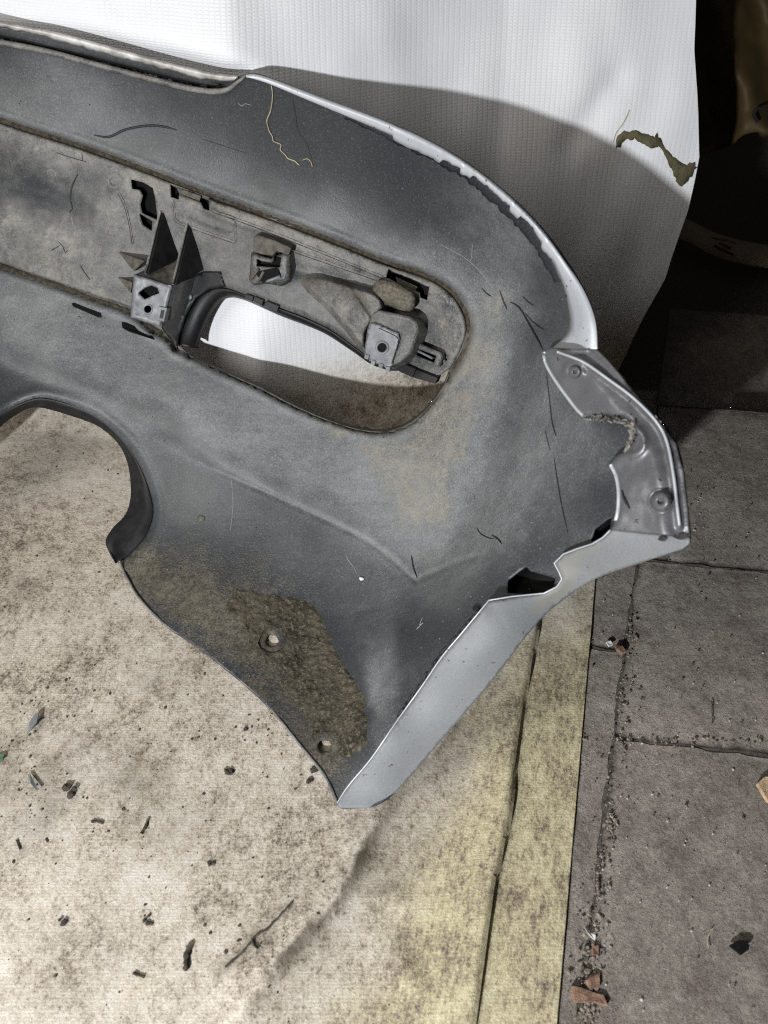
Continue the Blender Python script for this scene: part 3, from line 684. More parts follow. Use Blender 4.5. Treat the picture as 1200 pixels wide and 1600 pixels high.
def sand_i(q):
    o = .22+blob(q, [(560, 395, 170, 18, 22, .6), (300, 300, 200, 14, 20, .5), (690, 500, 40, 60, 0, .55), (100, 415, 160, 24, 20, .55), (230, 500, 50, 14, 22, .5), (640, 520, 50, 70, 0, .35), (350, 340, 80, 30, 20, .3), (240, 425, 50, 20, 0, .4), (90, 215, 160, 10, 20, .5)])
    return np.clip(o*(.35+1.2*vnoise(q, 1/30, 73, 4)), 0, 1)
def mud_i(q): return np.clip(.55*np.exp(-(np.minimum(dist(q, GROOVE_T), dist(q, GROOVE_B))/8)**2)+.45*blob(q, [(255, 430, 34, 22, 0, 1), (420, 400, 40, 40, 0, .4), (600, 440, 40, 30, 0, .5), (350, 350, 120, 8, 22, .5)])+.12*vnoise(q, 1/25, 77, 3), 0, 1)
ATI = {'dust': dust_i, 'sand': sand_i, 'mud': mud_i}
ins = region('insert_panel', INSERT, M['insert'], bump, ins_h, [PK_A, PK_B, PK_C, PK_D, PK_E], 3.6, .004, ATI)

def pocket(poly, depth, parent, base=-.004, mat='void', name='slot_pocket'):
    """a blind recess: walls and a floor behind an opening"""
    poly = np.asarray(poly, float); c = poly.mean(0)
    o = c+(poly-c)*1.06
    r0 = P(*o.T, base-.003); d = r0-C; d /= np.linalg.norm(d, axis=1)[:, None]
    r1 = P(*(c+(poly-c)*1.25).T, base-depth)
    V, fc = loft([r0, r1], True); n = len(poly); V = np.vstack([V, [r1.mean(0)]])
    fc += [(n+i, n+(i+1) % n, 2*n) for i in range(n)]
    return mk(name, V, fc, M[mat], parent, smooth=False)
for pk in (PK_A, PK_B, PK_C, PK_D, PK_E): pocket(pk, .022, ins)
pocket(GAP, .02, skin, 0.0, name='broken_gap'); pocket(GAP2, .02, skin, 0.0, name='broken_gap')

def poly(name, verts, faces, mat, parent, bevel=0.0, smooth=False):
    v = np.array(verts, float); o = mk(name, P(v[:, 0], v[:, 1], v[:, 2]), faces, mat, parent, smooth=smooth)
    bm = bmesh.new(); bm.from_mesh(o.data); bmesh.ops.recalc_face_normals(bm, faces=bm.faces); bm.to_mesh(o.data); bm.free()
    if bevel:
        b = o.modifiers.new('bevel', 'BEVEL'); b.width = bevel*K; b.segments = 2; b.limit_method = 'ANGLE'; b.angle_limit = math.radians(35)
    return o
def prism(name, top, hb, ht, mat, parent, shift=(0, 0), bevel=.0015, ht_list=None):
    """block standing on the surface: top outline at height ht, foot shifted in the picture plane"""
    n = len(top); tl = ht_list or [ht]*n
    v = [(x, y, z) for (x, y), z in zip(top, tl)]+[(x+shift[0], y+shift[1], hb) for x, y in top]
    f = [tuple(range(n))]+[(i, i+n, (i+1) % n+n, (i+1) % n) for i in range(n)]+[tuple(reversed(range(n, 2*n)))]
    return poly(name, v, f, mat, parent, bevel)
def plate_with_holes(name, outer, holes, h, mat, parent, solid=.004, spacing=4, hf=None):
    return region(name, outer, mat, parent, hf or (lambda q: np.full(len(q), h)), holes, spacing, solid)
def circ(cx, cy, rx, ry=None, n=14): return np.array([(cx+rx*math.cos(a), cy+(ry or rx)*math.sin(a)) for a in np.arange(n)/n*2*math.pi])

def dirty(o, d=.5, s=.2, m=0.):
    n = len(o.data.vertices)
    for k, v in (('dust', d), ('sand', s), ('mud', m)):
        if k not in o.data.attributes:
            at = o.data.attributes.new(k, 'FLOAT', 'POINT'); at.data.foreach_set('value', np.full(n, v, np.float32))
    return o
# left bracket
hp = .066
pl = lin([(209, 428), (240, 437), (270, 447), (262, 478), (251, 511), (226, 503), (204, 496), (206, 462)], 4)
lb = plate_with_holes('bracket', pl, [lin([(216, 458), (226, 450), (236, 446), (246, 450), (249, 458), (238, 462), (226, 468)], 3), circ(231, 483, 6)], hp, M['clipgrey'], ins, .004, 3, lambda q: hp-.004*(1-sm(dist(q, pl, True), 0, 4))+(vnoise(q, 1/12, 3, 2)-.5)*.002)
pn = resample(np.vstack([pl, pl[:1]]), 40)[:-1]; pin = pn+(np.array([237, 470])-pn)*.03
side = [P(*pin.T, hp-.004), P(*(pin+np.array([20, -9])).T, hp*.5), P(*(pin+np.array([38, -16])).T, -.004)]
V, fc = loft(side, True); dirty(mk('bracket_wall', V, fc, M['insert'], lb, smooth=False), .3, .1)
V, fc = loft([P(*circ(231, 483, 7.5, n=16).T, hp+.0012), P(*circ(231, 483, 6, n=16).T, hp+.0016), P(*circ(231, 483, 5.6, n=16).T, hp-.012)], True); mk('hole_collar', V, fc, M['clipgrey'], lb)
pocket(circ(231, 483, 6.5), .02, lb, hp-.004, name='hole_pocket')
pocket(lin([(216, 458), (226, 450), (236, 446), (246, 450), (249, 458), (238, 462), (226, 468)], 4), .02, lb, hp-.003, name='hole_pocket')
poly('retaining_clip', [(247, 478, hp+.004), (261, 481, hp+.004), (256, 503, hp+.004), (244, 500, hp+.004), (249, 478, hp-.01), (266, 481, hp-.01), (261, 503, hp-.01), (246, 500, hp-.01)],
     [(0, 1, 2, 3), (0, 4, 5, 1), (1, 5, 6, 2), (2, 6, 7, 3), (3, 7, 4, 0)], M['clipgrey'], lb, .001)
poly('clip_slot', [(252, 484, hp+.005), (257, 485, hp+.005), (254, 498, hp+.005), (249, 497, hp+.005)], [(0, 1, 2, 3)], M['black'], lb)
def fin(pts, th, mat):
    a, b, c = pts
    v = [(*a, -.002), (*b, -.004), (*c, hp), (a[0]+th, a[1]+1, -.002), (b[0]+th, b[1]+1, -.004), (c[0]+th, c[1]+1, hp)]
    return poly('rib', v, [(0, 1, 2), (5, 4, 3), (0, 3, 4, 1), (1, 4, 5, 2), (2, 5, 3, 0)], mat, ins)
for pts in (((251, 332), (277, 404), (228, 428)), ((293, 352), (315, 420), (271, 445))):
    fin(pts, 4, M['black'])  # black colour paints the shade on the visible rib faces
    a, c = np.array(pts[0], float), np.array(pts[2], float); l = resample(np.array([a-1, c-1]), 8)
    V, fc = tube_pts(P(*l.T, np.linspace(.001, hp+.001, 8)), .0023, 6); dirty(mk('rib_edge', V, fc, M['insert'], ins), 1., .3)
poly('rib_floor', [(229, 428, hp*.93), (270, 446, hp*.93), (314, 420, 0), (278, 404, 0), (250, 400, 0)], [(0, 1, 2, 3, 4)], M['olive'], ins)
for pts in (((184, 393), (226, 408), (209, 424)), ((184, 433), (207, 441), (204, 458))):
    a, b, c = pts
    poly('rib', [(*a, -.003), (*b, hp*.6), (*c, hp*.55), (a[0]+6, a[1]+3, -.006), (b[0]+4, b[1]+5, -.006), (c[0]+6, c[1]-2, -.006)], [(0, 1, 2), (0, 3, 4, 1), (1, 4, 5, 2), (2, 5, 3, 0)], M['olive'], ins, .0005)
# tower clip in the middle
blk = lin([(392, 398), (398, 394), (424, 402), (446, 392), (455, 396), (456, 420), (452, 440), (440, 447), (415, 443), (396, 446), (389, 437), (391, 420)], 4)
tw = plate_with_holes('clip_tower', blk, [lin([(399, 404), (424, 408), (430, 399), (440, 401), (437, 418), (400, 416)], 4)], .02, M['insert'], ins, .004, 4, lambda q: .022-.012*(1-sm(dist(q, blk, True), 0, 8))+(vnoise(q, 1/9, 4, 2)-.5)*.004)
dirty(tw, .55, .1)
bn = resample(np.vstack([blk, blk[:1]]), 40)[:-1]
V, fc = loft([P(*bn.T, .0095), P(*(bn+(bn-np.array([423, 420]))*.08+np.array([3, -2])).T, -.006)], True); dirty(mk('tower_wall', V, fc, M['insert'], tw, smooth=False), .35, 0)
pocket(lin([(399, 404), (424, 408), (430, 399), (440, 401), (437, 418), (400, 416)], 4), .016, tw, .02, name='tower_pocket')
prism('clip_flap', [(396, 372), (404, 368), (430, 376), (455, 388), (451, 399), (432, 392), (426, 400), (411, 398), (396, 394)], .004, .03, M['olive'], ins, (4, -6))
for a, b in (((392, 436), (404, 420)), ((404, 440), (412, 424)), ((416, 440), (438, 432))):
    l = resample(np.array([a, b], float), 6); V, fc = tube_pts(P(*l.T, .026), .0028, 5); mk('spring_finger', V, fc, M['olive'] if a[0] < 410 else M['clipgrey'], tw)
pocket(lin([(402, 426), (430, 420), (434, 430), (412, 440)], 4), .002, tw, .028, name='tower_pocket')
# right bracket: tapered gusset, block, plate, tab
GUS = cr([(469, 438), (476, 430), (500, 428), (530, 436), (560, 444), (592, 456), (604, 480), (590, 500), (578, 520), (572, 552), (556, 538), (532, 508), (504, 478), (480, 456)], 5, True)
def gus_h(q):
    r = sm(q[:, 0], 465, 575); de = dist(q, GUS, True)
    ed = dist(q, [(541, 440), (568, 480)]); 
    return -.004+(.010+.040*r)*np.minimum(1, de/9)+.007*(1-sm(q[:, 0]-(541+(q[:, 1]-440)*.68), -3, 3))*sm(de, 0, 10)*r+.008*np.maximum(0, 1-dist(q, [(480, 445), (560, 530)])/16)+(vnoise(q, 1/6, 66, 3)-.5)*.0045
gs = region('gusset', GUS, M['insert'], ins, gus_h, [], 2.6, 0, {'dust': lambda q: np.clip(.5+.5*vnoise(q, 1/20, 131, 3), 0, 1), 'sand': lambda q: np.clip(.45+.5*vnoise(q, 1/14, 132, 3), 0, 1), 'mud': lambda q: np.clip(.1+.5*np.exp(-(dist(q, [(541, 440), (568, 480)])/12)**2)+.5*blob(q, [(500, 440, 40, 14, 10, 1)]), 0, 1)})
rb = prism('bracket', [(580, 490), (590, 484), (640, 494), (651, 502), (655, 516), (642, 552), (626, 566), (606, 574), (568, 556), (573, 515)], -.006, .05, M['insert'], ins, (14, 2), .004,
           [.052, .050, .050, .050, .050, .054, .058, .062, .062, .062])
dirty(rb, .55, .15)
plr = lin([(577, 506), (584, 505), (622, 521), (624, 530), (612, 571), (606, 575), (572, 560), (571, 545)], 3)
hq = .066
rp = plate_with_holes('bracket_plate', plr, [circ(597, 543, 7)], hq, M['clipgrey'], rb, .003, 3)
V, fc = loft([P(*circ(597, 543, 11, n=20).T, hq), P(*circ(597, 543, 10, n=20).T, hq+.0022), P(*circ(597, 543, 7.5, n=20).T, hq+.0022), P(*circ(597, 543, 6.8, n=20).T, hq-.012)], True); mk('hole_collar', V, fc, M['clipgrey'], rb)
V = P(*circ(597, 543, 6.8, n=18).T, hq+.0012); mk('hole_pocket', V, [tuple(range(18))], M['void'], rb)  # flat black disc painted for the dark inside the hole
l = cr([(592, 513), (612, 522), (621, 528), (622, 536), (612, 568)], 3)
V, fc = tube_pts(P(*l.T, hq+.0006), .0007, 5); mk('plate_groove', V, fc, M['black'], rb)
for a in ((570, 553), (580, 562), (592, 567), (603, 572)):
    x, y = a; prism('clip_tooth', [(x, y), (x+7, y+2), (x+5, y+9), (x-1, y+7)], hq-.006, hq+.003, M['clipgrey'], rb, (2, 0), .0006)
tab = cr([(583, 447), (590, 438), (612, 439), (640, 453), (649, 464), (646, 482), (633, 488), (610, 479), (590, 472), (582, 462)], 4, True)
region('tab', tab, M['dusttab'], ins, lambda q: .022+.010*sm(dist(q, tab, True), 0, 8)+(vnoise(q, 1/9, 67, 3)-.5)*.003, [], 3.2, .012)
# right-hand small clip frame and lower blocks
fr = lin([(638, 535), (643, 532), (688, 551), (690, 557), (684, 572), (678, 571), (636, 552)], 3)
hr = .016
rc = plate_with_holes('clip_frame', fr, [lin([(643, 541), (682, 556), (678, 567), (641, 551)], 3)], hr, M['insert'], ins, .012, 3); dirty(rc, .5, .15)
pocket(lin([(643, 541), (682, 556), (678, 567), (641, 551)], 4), .014, rc, hr-.002, name='clip_pocket')
l = np.array([(648, 546), (676, 560)], float); V, fc = tube_pts(P(*resample(l, 5).T, hr-.003), .0022, 6); mk('clip_spring', V, fc, M['clipgrey'], rc)
for tp in ([(626, 566), (650, 576), (644, 590), (618, 578)], [(650, 577), (684, 590), (680, 600), (645, 590)]):
    prism('stop_block', tp, -.012, .004, M['black'], ins, (6, -4), .001)
# clip tongues inside the top slots
for tp in ([(276, 293), (314, 306), (312, 314), (280, 303)], [(618, 432), (652, 448), (648, 458), (622, 446)]):
    prism('clip_tongue', tp, -.016, -.006, M['olive'], ins, (2, 2), .0006)
for tp in ([(112, 474), (116, 473), (157, 489), (158, 496), (154, 496), (114, 479)], [(190, 503), (197, 504), (238, 520), (241, 518), (241, 531), (200, 518), (191, 512)]):
    v = np.array(tp, float); r = P(*v.T, shell_h(v)+.0022); n = len(v)
    V, fc = loft([r, P(*v.T, shell_h(v)-.001)], True); mk('slot_mark', V, fc+[tuple(range(n))], M['void'], skin, smooth=False)
for l_ in ([(333, 329), (390, 349), (450, 372), (520, 400), (598, 432)], [(272, 312), (273, 330), (277, 345), (310, 358), (368, 378)], [(369, 352), (368, 378)], [(186, 300), (196, 322), (203, 350), (208, 380)], [(462, 392), (520, 412), (590, 436)]):
    l = cr(l_, 4); V, fc = tube_pts(P(*l.T, ins_h(l)+.0004), .0013*(.5+vnoise(l, 1/12, 141, 2)), 5); dirty(mk('moulded_ridge', V, fc, M['insert'], ins), 1., .35)
    l = l+np.array([-1.2, 2.6]); V, fc = tube_pts(P(*l.T, ins_h(l)-.0002), .0009*(.3+vnoise(l, 1/12, 142, 2)), 5); mk('dark_seam', V, fc, M['crack'], ins)
# black liner round the slot opening
sl_ = resample(SLOT_T, 110); nn = np.gradient(sl_, axis=0); nn /= np.linalg.norm(nn, axis=1)[:, None]; nn = np.stack([nn[:, 1], -nn[:, 0]], -1)
# widen the liner at the left end of the opening
wl_ = 12+22*sm(np.arange(110), 72, 94)
inn = sl_-nn*wl_[:, None]*-1
cen = np.array([430, 560.])
def toward(p, k): 
    v = cen-p; return p+v/np.linalg.norm(v, axis=1)[:, None]*np.asarray(k)[:, None]
rowsS = [P(*sl_.T, -.012), P(*toward(sl_, wl_*.2).T, -.010), P(*toward(sl_, wl_*.5).T, -.013), P(*toward(sl_, wl_*.8).T, -.022), P(*toward(sl_, wl_*1.0).T, -.034)]
for r in rowsS: r[:, 2] = np.maximum(r[:, 2], .01)
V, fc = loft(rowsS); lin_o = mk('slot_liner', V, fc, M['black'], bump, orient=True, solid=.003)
for tp in ([(384, 459), (396, 463), (394, 470), (382, 466)], [(398, 463), (412, 469), (409, 477), (395, 470)], [(416, 470), (436, 478), (433, 485), (413, 477)]):
    prism('liner_clip', tp, -.02, .003, M['black'], lin_o, (0, 2), .0006)
# glossy funnel wall left of the opening
sb = resample(SLOT_B, 100); ws = 3+6*np.sin(np.linspace(0, math.pi, 100))
rowsB = [P(*sb.T, -.010), P(*toward(sb, ws*.3).T, -.012), P(*toward(sb, ws).T, -.035)]
V, fc = loft(rowsB); mk('slot_rim', V, fc, M['olive'], bump, orient=True, solid=.003)
q = np.array([(271, 448), (296, 432), (318, 424), (345, 424), (352, 448), (326, 452), (306, 466), (290, 494), (280, 522), (276, 545), (252, 512)], float)
region('liner_cheek', lin(q, 5), M['black'], bump, lambda p: .001-.002*sm(p[:, 0], 280, 300), [], 5, .002)
for cx, cy in ((289, 461), (297, 464)):
    V, fc = loft([P(*circ(cx, cy, 3, 4.2, 12).T, .002), P(*circ(cx, cy, 2, 3, 12).T, .003)], True); mk('moulded_dot', V, fc+[tuple(range(12, 24))], M['clipgrey'], bump)

# ------------------------------------------------------------------ silver painted edges
def strip(name, O, I, n, hs, mat, rag=None, parent=bump, solid=.003, extra=None):
    O = resample(cr(O, 4), n); I = resample(cr(I, 4), n)
    if rag is not None: I = I+rag(I)
    rows_ = []; m = len(hs)
    for k, h in enumerate(hs):
        t = k/(m-1); rows_.append(P(*(O*(1-t)+I*t).T, h))
    V, fc = loft(rows_)
    return mk(name, V, fc, mat, parent, orient=True, solid=solid, attrs={'primer': np.zeros(len(V)) if extra is None else extra(np.concatenate([O*(1-k/(m-1))+I*k/(m-1) for k in range(m)]))})
def rag_top(I):
    a = np.arange(len(I))/len(I); r = (vnoise(I, 1/7, 101, 2)-.5); blk_ = (vnoise(I, 1/26, 103, 1) > .56)*7.0
    k = (blk_*sm(a, .30, .36)*(1-sm(a, .74, .78))+r*6*sm(a, .28, .5)*(1-sm(a, .75, .8)))
    return np.stack([-k*.45, k*.9], -1)
strip('painted_edge', [(383, 117), (410, 118), (500, 151), (600, 188), (680, 225), (740, 262), (800, 310), (850, 362), (886, 411), (913, 456), (929, 500), (932, 546)],
      [(388, 121), (420, 131), (480, 156), (540, 181), (600, 206), (690, 247), (740, 276), (790, 318), (830, 356), (860, 402), (878, 442), (886, 474), (890, 500), (884, 524), (858, 548)], 260,
      [.001, .006, .008, .0085, .009], M['bright'], rag_top)
# dark torn paint border beside the bright edge
strip('torn_border', [(540, 180), (600, 206), (690, 247), (740, 276), (790, 318), (830, 356), (860, 402), (876, 438)], [(540, 184), (598, 212), (686, 255), (735, 285), (784, 328), (822, 366), (850, 410), (868, 440)], 140,
      [.004, .0035, .0012], M['plastic'], lambda I: np.stack([-(vnoise(I, 1/8, 105, 2)-.3)*6, (vnoise(I, 1/8, 105, 2)-.3)*6], -1), skin, .002)
# corner mounting flange, torn on its inner side
FL_IN = [(848, 560), (855, 576), (870, 600), (886, 622), (901, 641), (915, 653), (926, 650), (938, 656), (947, 649), (960, 654), (972, 652), (984, 660), (989, 674), (986, 692), (978, 704), (966, 708), (957, 716), (951, 725), (961, 742), (965, 765), (964, 795), (960, 812), (953, 826)]
FL_OUT = [(958, 828), (1000, 832), (1040, 836), (1076, 838), (1073, 795), (1066, 735), (1055, 693), (1036, 662), (1012, 635), (975, 595), (950, 566), (931, 547), (862, 543), (850, 548)]
FL = np.vstack([lin(FL_IN, 4, False), lin(FL_OUT, 5, False)[0:]])
BEAD = cr([(872, 550), (912, 566), (950, 592), (990, 622), (1025, 658), (1042, 690), (1052, 740), (1058, 790), (1062, 822)], 5)
EDGE_O = cr([(931, 547), (975, 595), (1012, 635), (1036, 662), (1055, 693), (1066, 735), (1073, 795), (1076, 838)], 5)
def fl_h(q):
    de = dist(q, EDGE_O); di = dist(q, np.array(FL_IN))
    h = .004+.020*sm(de, 0, 45)
    h += .006*np.exp(-(dist(q, BEAD)/5)**2)-.004*np.exp(-((dist(q, [(880, 575), (925, 630)]))/16)**2)
    h += -.007*(1-sm(di, 0, 7))
    h += .005*np.exp(-((np.hypot(q[:, 0]-985, q[:, 1]-690)-22)/6)**2)*(q[:, 0] > 985)
    h += .004*np.exp(-((np.hypot(q[:, 0]-897, q[:, 1]-580)-13)/4)**2)-.005*np.exp(-((np.hypot(q[:, 0]-1032, q[:, 1]-782))/20)**2)
    return h+(vnoise(q, 1/22, 107, 2)-.5)*.003
fl = region('mounting_flange', FL, M['flange'], bump, fl_h, [], 3.6, .004, {'primer': lambda q: np.zeros(len(q))})
V, fc = tube_pts(P(*BEAD.T, fl_h(BEAD)-.0006), .0018, 7); mk('raised_bead', V, fc, M['bright'], fl)
# torn crust along the broken notch
l = cr([(917, 653), (930, 652), (944, 655), (958, 655), (972, 656), (983, 664), (988, 680), (984, 696), (976, 706)], 2.5); l = l+rng.normal(0, 1.3, l.shape)
for k_ in range(3):
    l2 = l[k_*3:len(l)-2*k_]+rng.normal(0, 1.6, (len(l)-5*k_, 2))+np.array([[0, 0], [2, -3], [-2, 2]])[k_]
    V, fc = tube_pts(P(*l2.T, fl_h(l2)+.001+.003*vnoise(l2, 1/6, 134+k_, 2)), .0010+.0026*vnoise(l2, 1/5, 135+k_, 2)**2, 7); mk('torn_crust', V, fc, M['crust'], fl)
l = cr([(850, 552), (851, 562), (858, 578), (872, 600), (888, 622), (903, 641), (914, 651)], 4); V, fc = tube_pts(P(*l.T, fl_h(l)+.0015), .0026, 6); mk('flange_rim', V, fc, M['bright'], fl)
l = cr([(955, 727), (963, 744), (967, 768), (966, 797), (962, 814)], 4); V, fc = tube_pts(P(*l.T, fl_h(l)+.0015), .0028, 6); mk('flange_rim', V, fc, M['bright'], fl)
l = cr([(971, 765), (976, 780), (984, 795)], 3); V, fc = tube_pts(P(*l.T, fl_h(l)+.0008), [.0006, .002, .0022, .0018, .0012, .0006][:len(l)] if len(l) <= 6 else np.interp(np.arange(len(l)), [0, len(l)/2, len(l)-1], [.0005, .0022, .0006]), 6); mk('tear_slit', V, fc, M['crack'], fl)
def screw(cx, cy, r, base):
    rr_ = [1.15, 1.1, .95, .8, .55, .35, .33, .0]; hh = [0, .3, .55, .75, .8, .8, .45, .4]
    pts = [P(*circ(cx, cy, max(r*a, .05), n=20).T, base+r/1200*1.25*b+.002) for a, b in zip(rr_, hh)]
    V, fc = loft(pts, True); return mk('screw', V, fc, M['flange'], fl, attrs={'primer': np.zeros(len(V))})
screw(898, 581, 9, float(fl_h(np.array([[898, 581.]]))[0])); screw(1032, 783, 15, float(fl_h(np.array([[1032, 783.]]))[0]))
V, fc = loft([P(*circ(1032, 783, 21, n=24).T, fl_h(circ(1032, 783, 21, n=24))+.0005), P(*circ(1032, 783, 18.5, n=24).T, fl_h(circ(1032, 783, 18.5, n=24))+.003), P(*circ(1032, 783, 15, n=24).T, fl_h(circ(1032, 783, 15, n=24))+.0005)], True)
mk('washer', V, fc, M['flange'], fl, attrs={'primer': np.zeros(len(V))})
# wheel-arch lip
AL_OUT = [(1077, 841), (1076, 850), (1066, 858), (1000, 880), (930, 905), (870, 945), (830, 985), (780, 1050), (730, 1110), (680, 1168), (640, 1215), (605, 1250), (578, 1263), (529, 1263)]
AL_IN = [(526, 1256), (545, 1227), (580, 1185), (620, 1127), (660, 1071), (690, 1027), (720, 991), (750, 955), (764, 938), (800, 932), (850, 927), (870, 917), (878, 905), (874, 895), (866, 880), (880, 866), (900, 858), (925, 850), (942, 840), (954, 828)]
AL = np.vstack([lin(AL_OUT[:3], 4, False)[:-1], cr(AL_OUT[2:-1], 5), lin(AL_OUT[-2:], 5, False)[1:], cr(AL_IN[:9], 5), lin(AL_IN[8:], 4, False)[1:], lin([(958, 828), (1000, 833), (1040, 837), (1072, 839)], 5, False)])
ali = np.array(AL_IN, float); alo = np.array(AL_OUT, float)
def al_h(q):
    di = dist(q, ali); do = dist(q, alo)
    h = .003+.016*do/(do+di+1e-6)-.004*(1-sm(di, 0, 4))
    h = h*(.25+.75*sm(1270-q[:, 1], 0, 120))
    return h+(vnoise(q, 1/40, 109, 2)-.5)*.0007
def prim(q): return blob(q, [(885, 890, 26, 16, -50, 1.1), (868, 915, 20, 12, -30, .9), (850, 945, 30, 12, -30, .8), (900, 868, 40, 6, -20, .7), (960, 850, 20, 14, 0, .5)])
al = region('arch_lip', AL, M['silver'], bump, al_h, [], 3.8, .004, {'primer': prim})
l = np.vstack([cr(AL_IN[:9], 4), lin(AL_IN[8:], 3, False)[1:]]); V, fc = tube_pts(P(*l.T, al_h(l)+.0004), .0011, 6); mk('lip_bead', V, fc, M['bright'], al)
for cx, cy, r in ((1035, 842, 6), (1064, 838, 9)):
    V, fc = loft([P(*circ(cx, cy, r*1.2, r*.6).T, al_h(circ(cx, cy, r*1.2, r*.6))+.004), P(*circ(cx, cy, r*.6, r*.3).T, al_h(circ(cx, cy, r*.6, r*.3))+.0045)], True); mk('dark_hole', V, fc+[tuple(range(14, 28))], M['crack'], al)
# dark broken border beside the lip
l = cr([(620, 1120), (660, 1064), (690, 1020), (722, 984), (748, 952)], 3); l = l+rng.normal(0, 1., l.shape); V, fc = tube_pts(P(*l.T, .004), .002*(.4+rng.random(len(l))), 5); mk('torn_border', V, fc, M['crack'], skin)
V, fc = loft([P(*circ(744, 950, 6, 5, 12).T, .002), P(*circ(744, 950, 3, 2, 12).T, .003)], True); mk('dark_hole', V, fc+[tuple(range(12, 24))], M['crack'], skin)

# ------------------------------------------------------------------ trim along the top-left edge
strip('worn_edge', [(-160, -4), (0, 33), (80, 48), (150, 66), (250, 94), (330, 113), (372, 118)], [(-160, 14), (0, 43), (80, 60), (150, 80), (250, 107), (320, 124), (366, 127)], 160, [.001, .004, .005, .002], M['chrome'],
      lambda I: np.stack([np.zeros(len(I)), (vnoise(I, 1/12, 111, 3)-.5)*6], -1))
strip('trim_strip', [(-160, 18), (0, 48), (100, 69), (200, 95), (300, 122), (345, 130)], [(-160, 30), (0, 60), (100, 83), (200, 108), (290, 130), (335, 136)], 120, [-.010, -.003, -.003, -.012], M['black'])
l = cr([(-160, 38), (0, 66), (80, 82), (150, 101), (230, 122), (290, 137), (330, 143), (355, 140), (372, 128), (384, 118)], 5)
V, fc = tube_pts(P(*l.T, .002), np.interp(np.arange(len(l)), [0, len(l)*.9, len(l)-1], [.0048, .0048, .002]), 8); dirty(mk('slot_lip', V, fc, M['insert'], skin), .75, .1)

# ------------------------------------------------------------------ cracks, scratches, marks on the skin
CR = [([(147, 211), (170, 214), (195, 203), (225, 197), (250, 197), (276, 203)], .0021, 'crack'), ([(122, 272), (113, 290), (110, 310), (113, 326), (109, 332)], .0014, 'crack'),
      ([(854, 583), (859, 625), (863, 660), (869, 681)], .0013, 'crack'), ([(866, 716), (871, 750), (877, 785), (887, 832)], .0011, 'crack'), ([(852, 672), (856, 690), (860, 704)], .0008, 'crack'),
      ([(753, 450), (760, 458), (768, 463)], .0015, 'crack'), ([(781, 454), (786, 468), (792, 483)], .0016, 'crack'), ([(797, 472), (806, 476), (815, 485), (833, 517), (843, 535), (848, 546)], .0018, 'crack'), ([(816, 463), (825, 471), (834, 477)], .0012, 'crack'), ([(820, 488), (834, 504), (850, 515)], .0009, 'crack'),
      ([(643, 868), (646, 886), (652, 903)], .0013, 'crack'), ([(446, 149), (456, 153), (462, 180), (466, 204), (478, 222), (488, 250)], .0009, 'crack'), ([(315, 217), (350, 228), (384, 239)], .0006, 'crack'),
      ([(88, 238), (110, 246), (136, 253)], .0007, 'crack'), ([(128, 238), (129, 252)], .0006, 'crack'), ([(79, 392), (86, 388), (94, 383)], .0008, 'crack'), ([(90, 377), (98, 385), (102, 395), (106, 391)], .0008, 'crack'), ([(125, 414), (133, 427), (141, 438)], .0008, 'crack'),
      ([(112, 338), (114, 350), (121, 362)], .0006, 'scratch'), ([(74, 273), (75, 266), (82, 265), (87, 270), (87, 275)], .0007, 'scratch'),
      ([(690, 383), (725, 402), (750, 424), (766, 446)], .0004, 'scratch'), ([(738, 380), (737, 400), (735, 408)], .0005, 'scratch'), ([(371, 160), (378, 166), (383, 162), (394, 165)], .0005, 'scratch'),
      ([(540, 866), (546, 878), (553, 886), (558, 898)], .0006, 'scratch'), ([(745, 824), (750, 833), (762, 840), (772, 842)], .0010, 'crack'), ([(768, 836), (778, 842), (784, 850)], .0014, 'crack'), ([(660, 965), (656, 976), (662, 972), (650, 984)], .0008, 'scratch'), ([(369, 610), (366, 645), (367, 690)], .0004, 'scratch'), ([(362, 750), (364, 790), (360, 830)], .0004, 'scratch')]
for pts, r, m in CR:
    l = cr(pts, 4); n = len(l); rad = r*np.minimum(1, .35+1.3*np.sin(np.linspace(.05, math.pi-.05, n)))
    hcur = np.where(inside(l, INS_HOLE), ins_h(l), shell_h(l)) if True else 0
    V, fc = tube_pts(P(*l.T, hcur+r*.15), rad, 5); mk('crack' if m == 'crack' else 'scratch', V, fc, M[m], skin)
region('dust_chip', circ(314, 810, 6, 5, 10), M['olive'], skin, lambda q: shell_h(q)+.0012, [], 3, .001)
# faint grey patch behind the bracket: white grains on the skin
V, F2 = [], []
gq = np.column_stack([rng.uniform(10, 880, 900), rng.uniform(130, 1180, 900)])
gq = gq[inside(gq, SHELL) & ~inside(gq, INS_HOLE)]
for i, p in enumerate(gq[:420]):
    c = P([p[0]], [p[1]], shell_h(p[None])+.0004)[0]; v, f = rock(c, rng.uniform(.0003, .0010), i, .7, 1); b = len(V); V += v; F2 += [tuple(b+k for k in t) for t in f]
o = mk('dust_grains', V, F2, M['scratch'], skin, smooth=False); o['kind'] = 'stuff'
V, F2 = [], []
for i, p in enumerate(gq[420:600]):
    c = P([p[0]], [p[1]], shell_h(p[None])+.0004)[0]; v, f = rock(c, rng.uniform(.0005, .0017), i, .7, 1); b = len(V); V += v; F2 += [tuple(b+k for k in t) for t in f]
o = mk('soil_specks', V, F2, M['crumb'], skin, smooth=False); o['kind'] = 'stuff'

